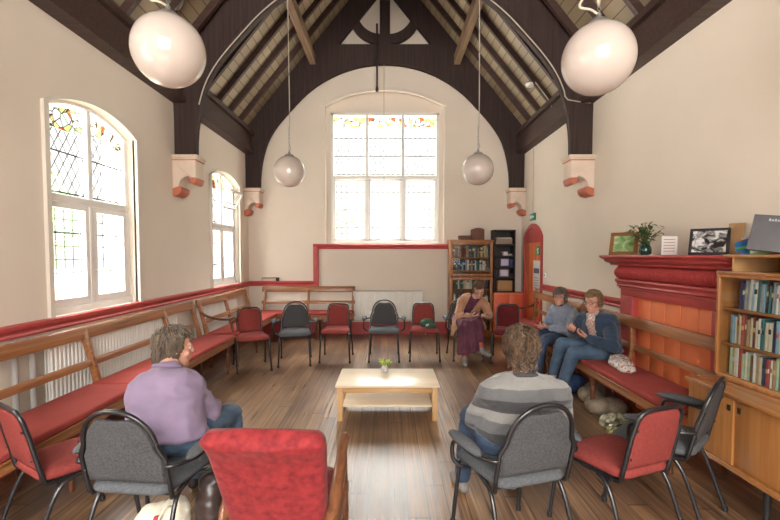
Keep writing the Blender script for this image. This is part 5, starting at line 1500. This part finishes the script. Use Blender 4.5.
J = dict(pelvis=(.70, 2.39, .60), hip=[(.80, 2.41, .585), (.60, 2.38, .585)], chest=(.735, 2.385, .77), neck=(.755, 2.37, .92),
         sh=[(.935, 2.345, .845), (.575, 2.35, .845)], el=[(1.00, 2.44, .65), (.505, 2.46, .65)], wr=[(.86, 2.68, .66), (.62, 2.70, .66)],
         kn=[(.83, 2.82, .545), (.54, 2.78, .545)], an=[(.84, 2.88, .10), (.50, 2.84, .10)], toe=[(.85, 3.05, .035), (.47, 3.0, .035)], head=(.748, 2.41, 1.062))
root, put, HF = person(J, 'person with tousled brown hair in a grey striped jumper, seen from behind', stripes(), jean, hair_mat('tousled_brown_hair', (0.116, 0.068, 0.037), (0.031, 0.018, 0.010)),
    dict(n=1100, len=.10, curl=.09, vol=.045, low=-.60, r=.0078, side=.30, line=.45, freq=1.3), skin, shoe_grey, wide=1.12, look=(-.10, 1, -.12), hsc=1.02, fold=(.009, 9), seed=8, hn=((-.6, 0, -.8), (.6, 0, -.8)), curl=.5)
put(MB().tube([V(J['neck']) + V((.070 * cos(a), .062 * sin(a) - .004, .010 + .020 * -sin(a))) for a in [2 * pi * j / 20 for j in range(20)]], .012, 8, closed=True).build('collar', mat('charcoal_rib', (.055, .055, .06), .9), smooth=True))

# --- the reader in the tan coat on the far row
tan = mat('tan_coat_wool', (.42, .21, .12), .9, var=.10, nscale=9, sheen=.3)
plum = mat('plum_skirt', (.135, .035, .065), .85, c2=(.075, .018, .04), nscale=14, stretch=(2, 2, .5))
J = dict(pelvis=(1.22, 6.72, .60), hip=[(1.12, 6.68, .585), (1.32, 6.68, .585)], chest=(1.245, 6.64, .80), neck=(1.32, 6.52, .955),
         sh=[(1.13, 6.57, .885), (1.46, 6.55, .885)], el=[(1.07, 6.46, .68), (1.52, 6.42, .70)], wr=[(1.23, 6.30, .70), (1.44, 6.28, .70)],
         kn=[(1.12, 6.22, .56), (1.28, 6.16, .63)], an=[(1.12, 6.22, .12), (1.33, 6.10, .27)], toe=[(1.10, 6.06, .035), (1.42, 5.99, .20)], head=(1.365, 6.43, 1.075))
def coat_extra(t):
    t.cap((1.06, 6.60, .62), .06, (1.02, 6.56, .38), .055); t.cap((1.08, 6.5, .66), .06, (1.00, 6.46, .42), .05); t.cap((1.10, 6.42, .62), .045, (1.06, 6.40, .46), .04); t.cap((1.38, 6.6, .62), .06, (1.45, 6.50, .50), .045)
root, put, HF = person(J, 'person in tan coat and plum skirt reading a phone, sitting before the far bookcase', tan, plum, hair_mat('auburn_brown_hair', (0.177, 0.082, 0.044), (0.068, 0.031, 0.017)),
    dict(n=700, len=.10, curl=.08, vol=.06, low=-.35, r=.007, crown=(0, -.4, .9), side=.34, line=.42), skin, shoe_grey, wide=1.08, top_name='coat', look=(-.12, -1, -.55), hsc=1.0, glasses=black_mat, fold=(.007, 12), trousers=False, opening=(.062, .10), inner=plum, seed=12, hn=((.3, .3, .9), (-.3, .3, .9)), curl=.6, top_extra=coat_extra, sock=mat('rust_sock', (.42, .09, .06), .8))
t = MB(); t.cap((1.12, 6.68, .60), .13, (1.13, 6.24, .56), .085); t.cap((1.32, 6.68, .60), .13, (1.28, 6.20, .62), .09); t.cap((1.22, 6.7, .62), .15, (1.2, 6.3, .58), .10)
rg_ = []
for z, cx, cy, a, b in ((.66, 1.21, 6.22, .13, .08), (.58, 1.205, 6.20, .185, .11), (.45, 1.20, 6.18, .175, .115), (.30, 1.20, 6.17, .185, .125), (.215, 1.20, 6.17, .20, .13)):
    rg_.append([(cx + a * (1 + .06 * cos(9 * x)) * cos(x) , cy + b * (1 + .10 * cos(9 * x)) * sin(x), z + .05 * (cos(x) if z < .3 else 0)) for x in [2 * pi * j / 54 for j in range(54)]])
t.rings(rg_); t.cap((1.28, 6.17, .60), .075, (1.32, 6.12, .40), .06); put(remesh(t, 'skirt', plum, None, .009, 2, (.004, 14)))
c, M = HF
bn = MB(); rn = random.Random(4)
for k in range(110):
    a = rn.uniform(0, 6.28); w = rn.uniform(.01, .045)
    bn.tube([c + M @ V((cos(a + i * .7) * w, .01 + sin(a + i * .7) * w, .125 + .05 * (k / 110) - i * .004)) for i in range(5)], .006, 5)
put(bn.build('hair_bun', hair_mat('auburn_brown_hair', (0.177, 0.082, 0.044), (0.068, 0.031, 0.017)), smooth=True))
ph = MB().box((-.036, -.004, -.07), (.036, .004, .07)).build('phone', black_mat, bevel=.003); ph.location = (1.345, 6.22, .73); ph.rotation_euler = (radians(-50), 0, radians(80))
tag(ph, 'dark phone held in the hands of the person in the tan coat', 'phone')

# --- the person in the pale blue grey jumper on the bench
pale = mat('pale_blue_grey_knit', (.25, .285, .36), .9, var=.12, nscale=40)
J = dict(pelvis=(2.310, 5.550, 0.585), hip=[(2.210, 5.650, 0.570), (2.210, 5.450, 0.570)], chest=(2.300, 5.550, 0.785), neck=(2.280, 5.550, 0.940),
         sh=[(2.220, 5.710, 0.875), (2.330, 5.380, 0.870)], el=[(2.130, 5.750, 0.665), (2.250, 5.250, 0.655)], wr=[(1.990, 5.530, 0.665), (2.040, 5.370, 0.685)],
         kn=[(1.850, 5.370, 0.560), (1.870, 5.170, 0.560)], an=[(1.810, 5.350, 0.100), (1.790, 5.170, 0.100)], toe=[(1.670, 5.300, 0.035), (1.650, 5.100, 0.035)], head=(2.225, 5.540, 1.055))
root, put, HF = person(J, 'person with grey bob and glasses in pale blue grey jumper, on the right bench', pale, jean, hair_mat('pepper_grey_hair', (0.163, 0.122, 0.095), (0.061, 0.048, 0.037)),
    dict(n=800, len=.13, curl=.06, vol=.03, low=-.50, r=.007, side=.38, line=.30), skin2, shoe_dark, wide=1.08, look=(-.74, -.66, -.02), hsc=.95, glasses=mat('red_glasses', (.16, .02, .03), .3), seed=21, hn=((.3, 0, .9), (.2, .2, .9)), curl=.6)
put(MB().tube([V(J['neck']) + V((.066 * cos(a), .066 * sin(a), .012)) for a in [2 * pi * j / 20 for j in range(20)]], .015, 8, closed=True).build('scarf', mat('dark_scarf', (.03, .03, .045), .8), smooth=True))
wl_ = MB(); rn = random.Random(9)
for k in range(14):
    a = rn.uniform(0, 6.28); b_ = rn.uniform(-1, 1)
    wl_.tube([(1.95 + .028 * cos(x) * cos(a), 5.45 + .028 * sin(x), .735 + .022 * cos(x) * sin(a) + b_ * .006) for x in [2 * pi * j / 12 for j in range(12)]], .003, 5, closed=True)
o = wl_.build('knitting', mat('brown_wool', (.20, .06, .05), .9), smooth=True); tag(o, 'small ball of brown knitting held by the person in pale blue grey jumper', 'knitting')

# --- the person in the navy cardigan on the bench
navy = mat('navy_cardigan', (.022, .045, .085), .9, var=.15, nscale=10, sheen=.25)
pinkp = splotch('pink_floral_blouse', [(.38, (.42, .20, .18)), (.5, (.55, .36, .32)), (.62, (.62, .52, .46))], 30)
J = dict(pelvis=(2.30, 4.57, .60), hip=[(2.22, 4.66, .585), (2.22, 4.47, .585)], chest=(2.29, 4.59, .80), neck=(2.26, 4.64, .96),
         sh=[(2.17, 4.78, .89), (2.31, 4.48, .885)], el=[(2.10, 4.84, .69), (2.25, 4.26, .68)], wr=[(1.99, 4.62, .78), (2.06, 4.38, .75)],
         kn=[(1.90, 4.66, .635), (1.94, 4.46, .575)], an=[(1.85, 4.80, .22), (1.87, 4.64, .10)], toe=[(1.74, 4.78, .13), (1.74, 4.62, .035)], head=(2.225, 4.65, 1.09))
root, put, HF = person(J, 'person with short fair hair and glasses in navy cardigan knitting on the right bench', navy, jean_l, hair_mat('short_fair_hair', (0.272, 0.170, 0.075), (0.116, 0.068, 0.031)),
    dict(n=900, len=.075, curl=.06, vol=.03, low=-.35, r=.007, side=.40, line=.40), skin2, shoe_grey, wide=1.16, top_name='cardigan', look=(-.80, -.55, -.16), hsc=.97, glasses=black_mat, seed=31, hn=((.2, -.3, .9), (.1, .4, .9)), curl=.75, opening=(.050, .14), inner=pinkp, fold=(.008, 11), sock=mat('white_patterned_sock', (.6, .57, .54), .8), trouser_upto=.86)
wl_ = MB()
for k in range(9):
    z = .80 + .010 * k
    wl_.tube([(1.985 + .006 * sin(k * 2 + i), 4.44 + .012 * i, z - .03 - .004 * i) for i in range(9)], .005, 5)
o = wl_.build('knitting', mat('dark_plum_wool', (.08, .03, .05), .9), smooth=True); tag(o, 'dark knitting held by the person in the navy cardigan', 'knitting')
o = MB().tube([(1.96, 4.37, .84), (1.98, 4.56, .80)], .002, 6).tube([(1.96, 4.58, .85), (2.0, 4.39, .80)], .002, 6).build('knitting_needles', metal_grey, smooth=True); tag(o, 'thin needles in the knitting of the person in navy cardigan', 'knitting needles')
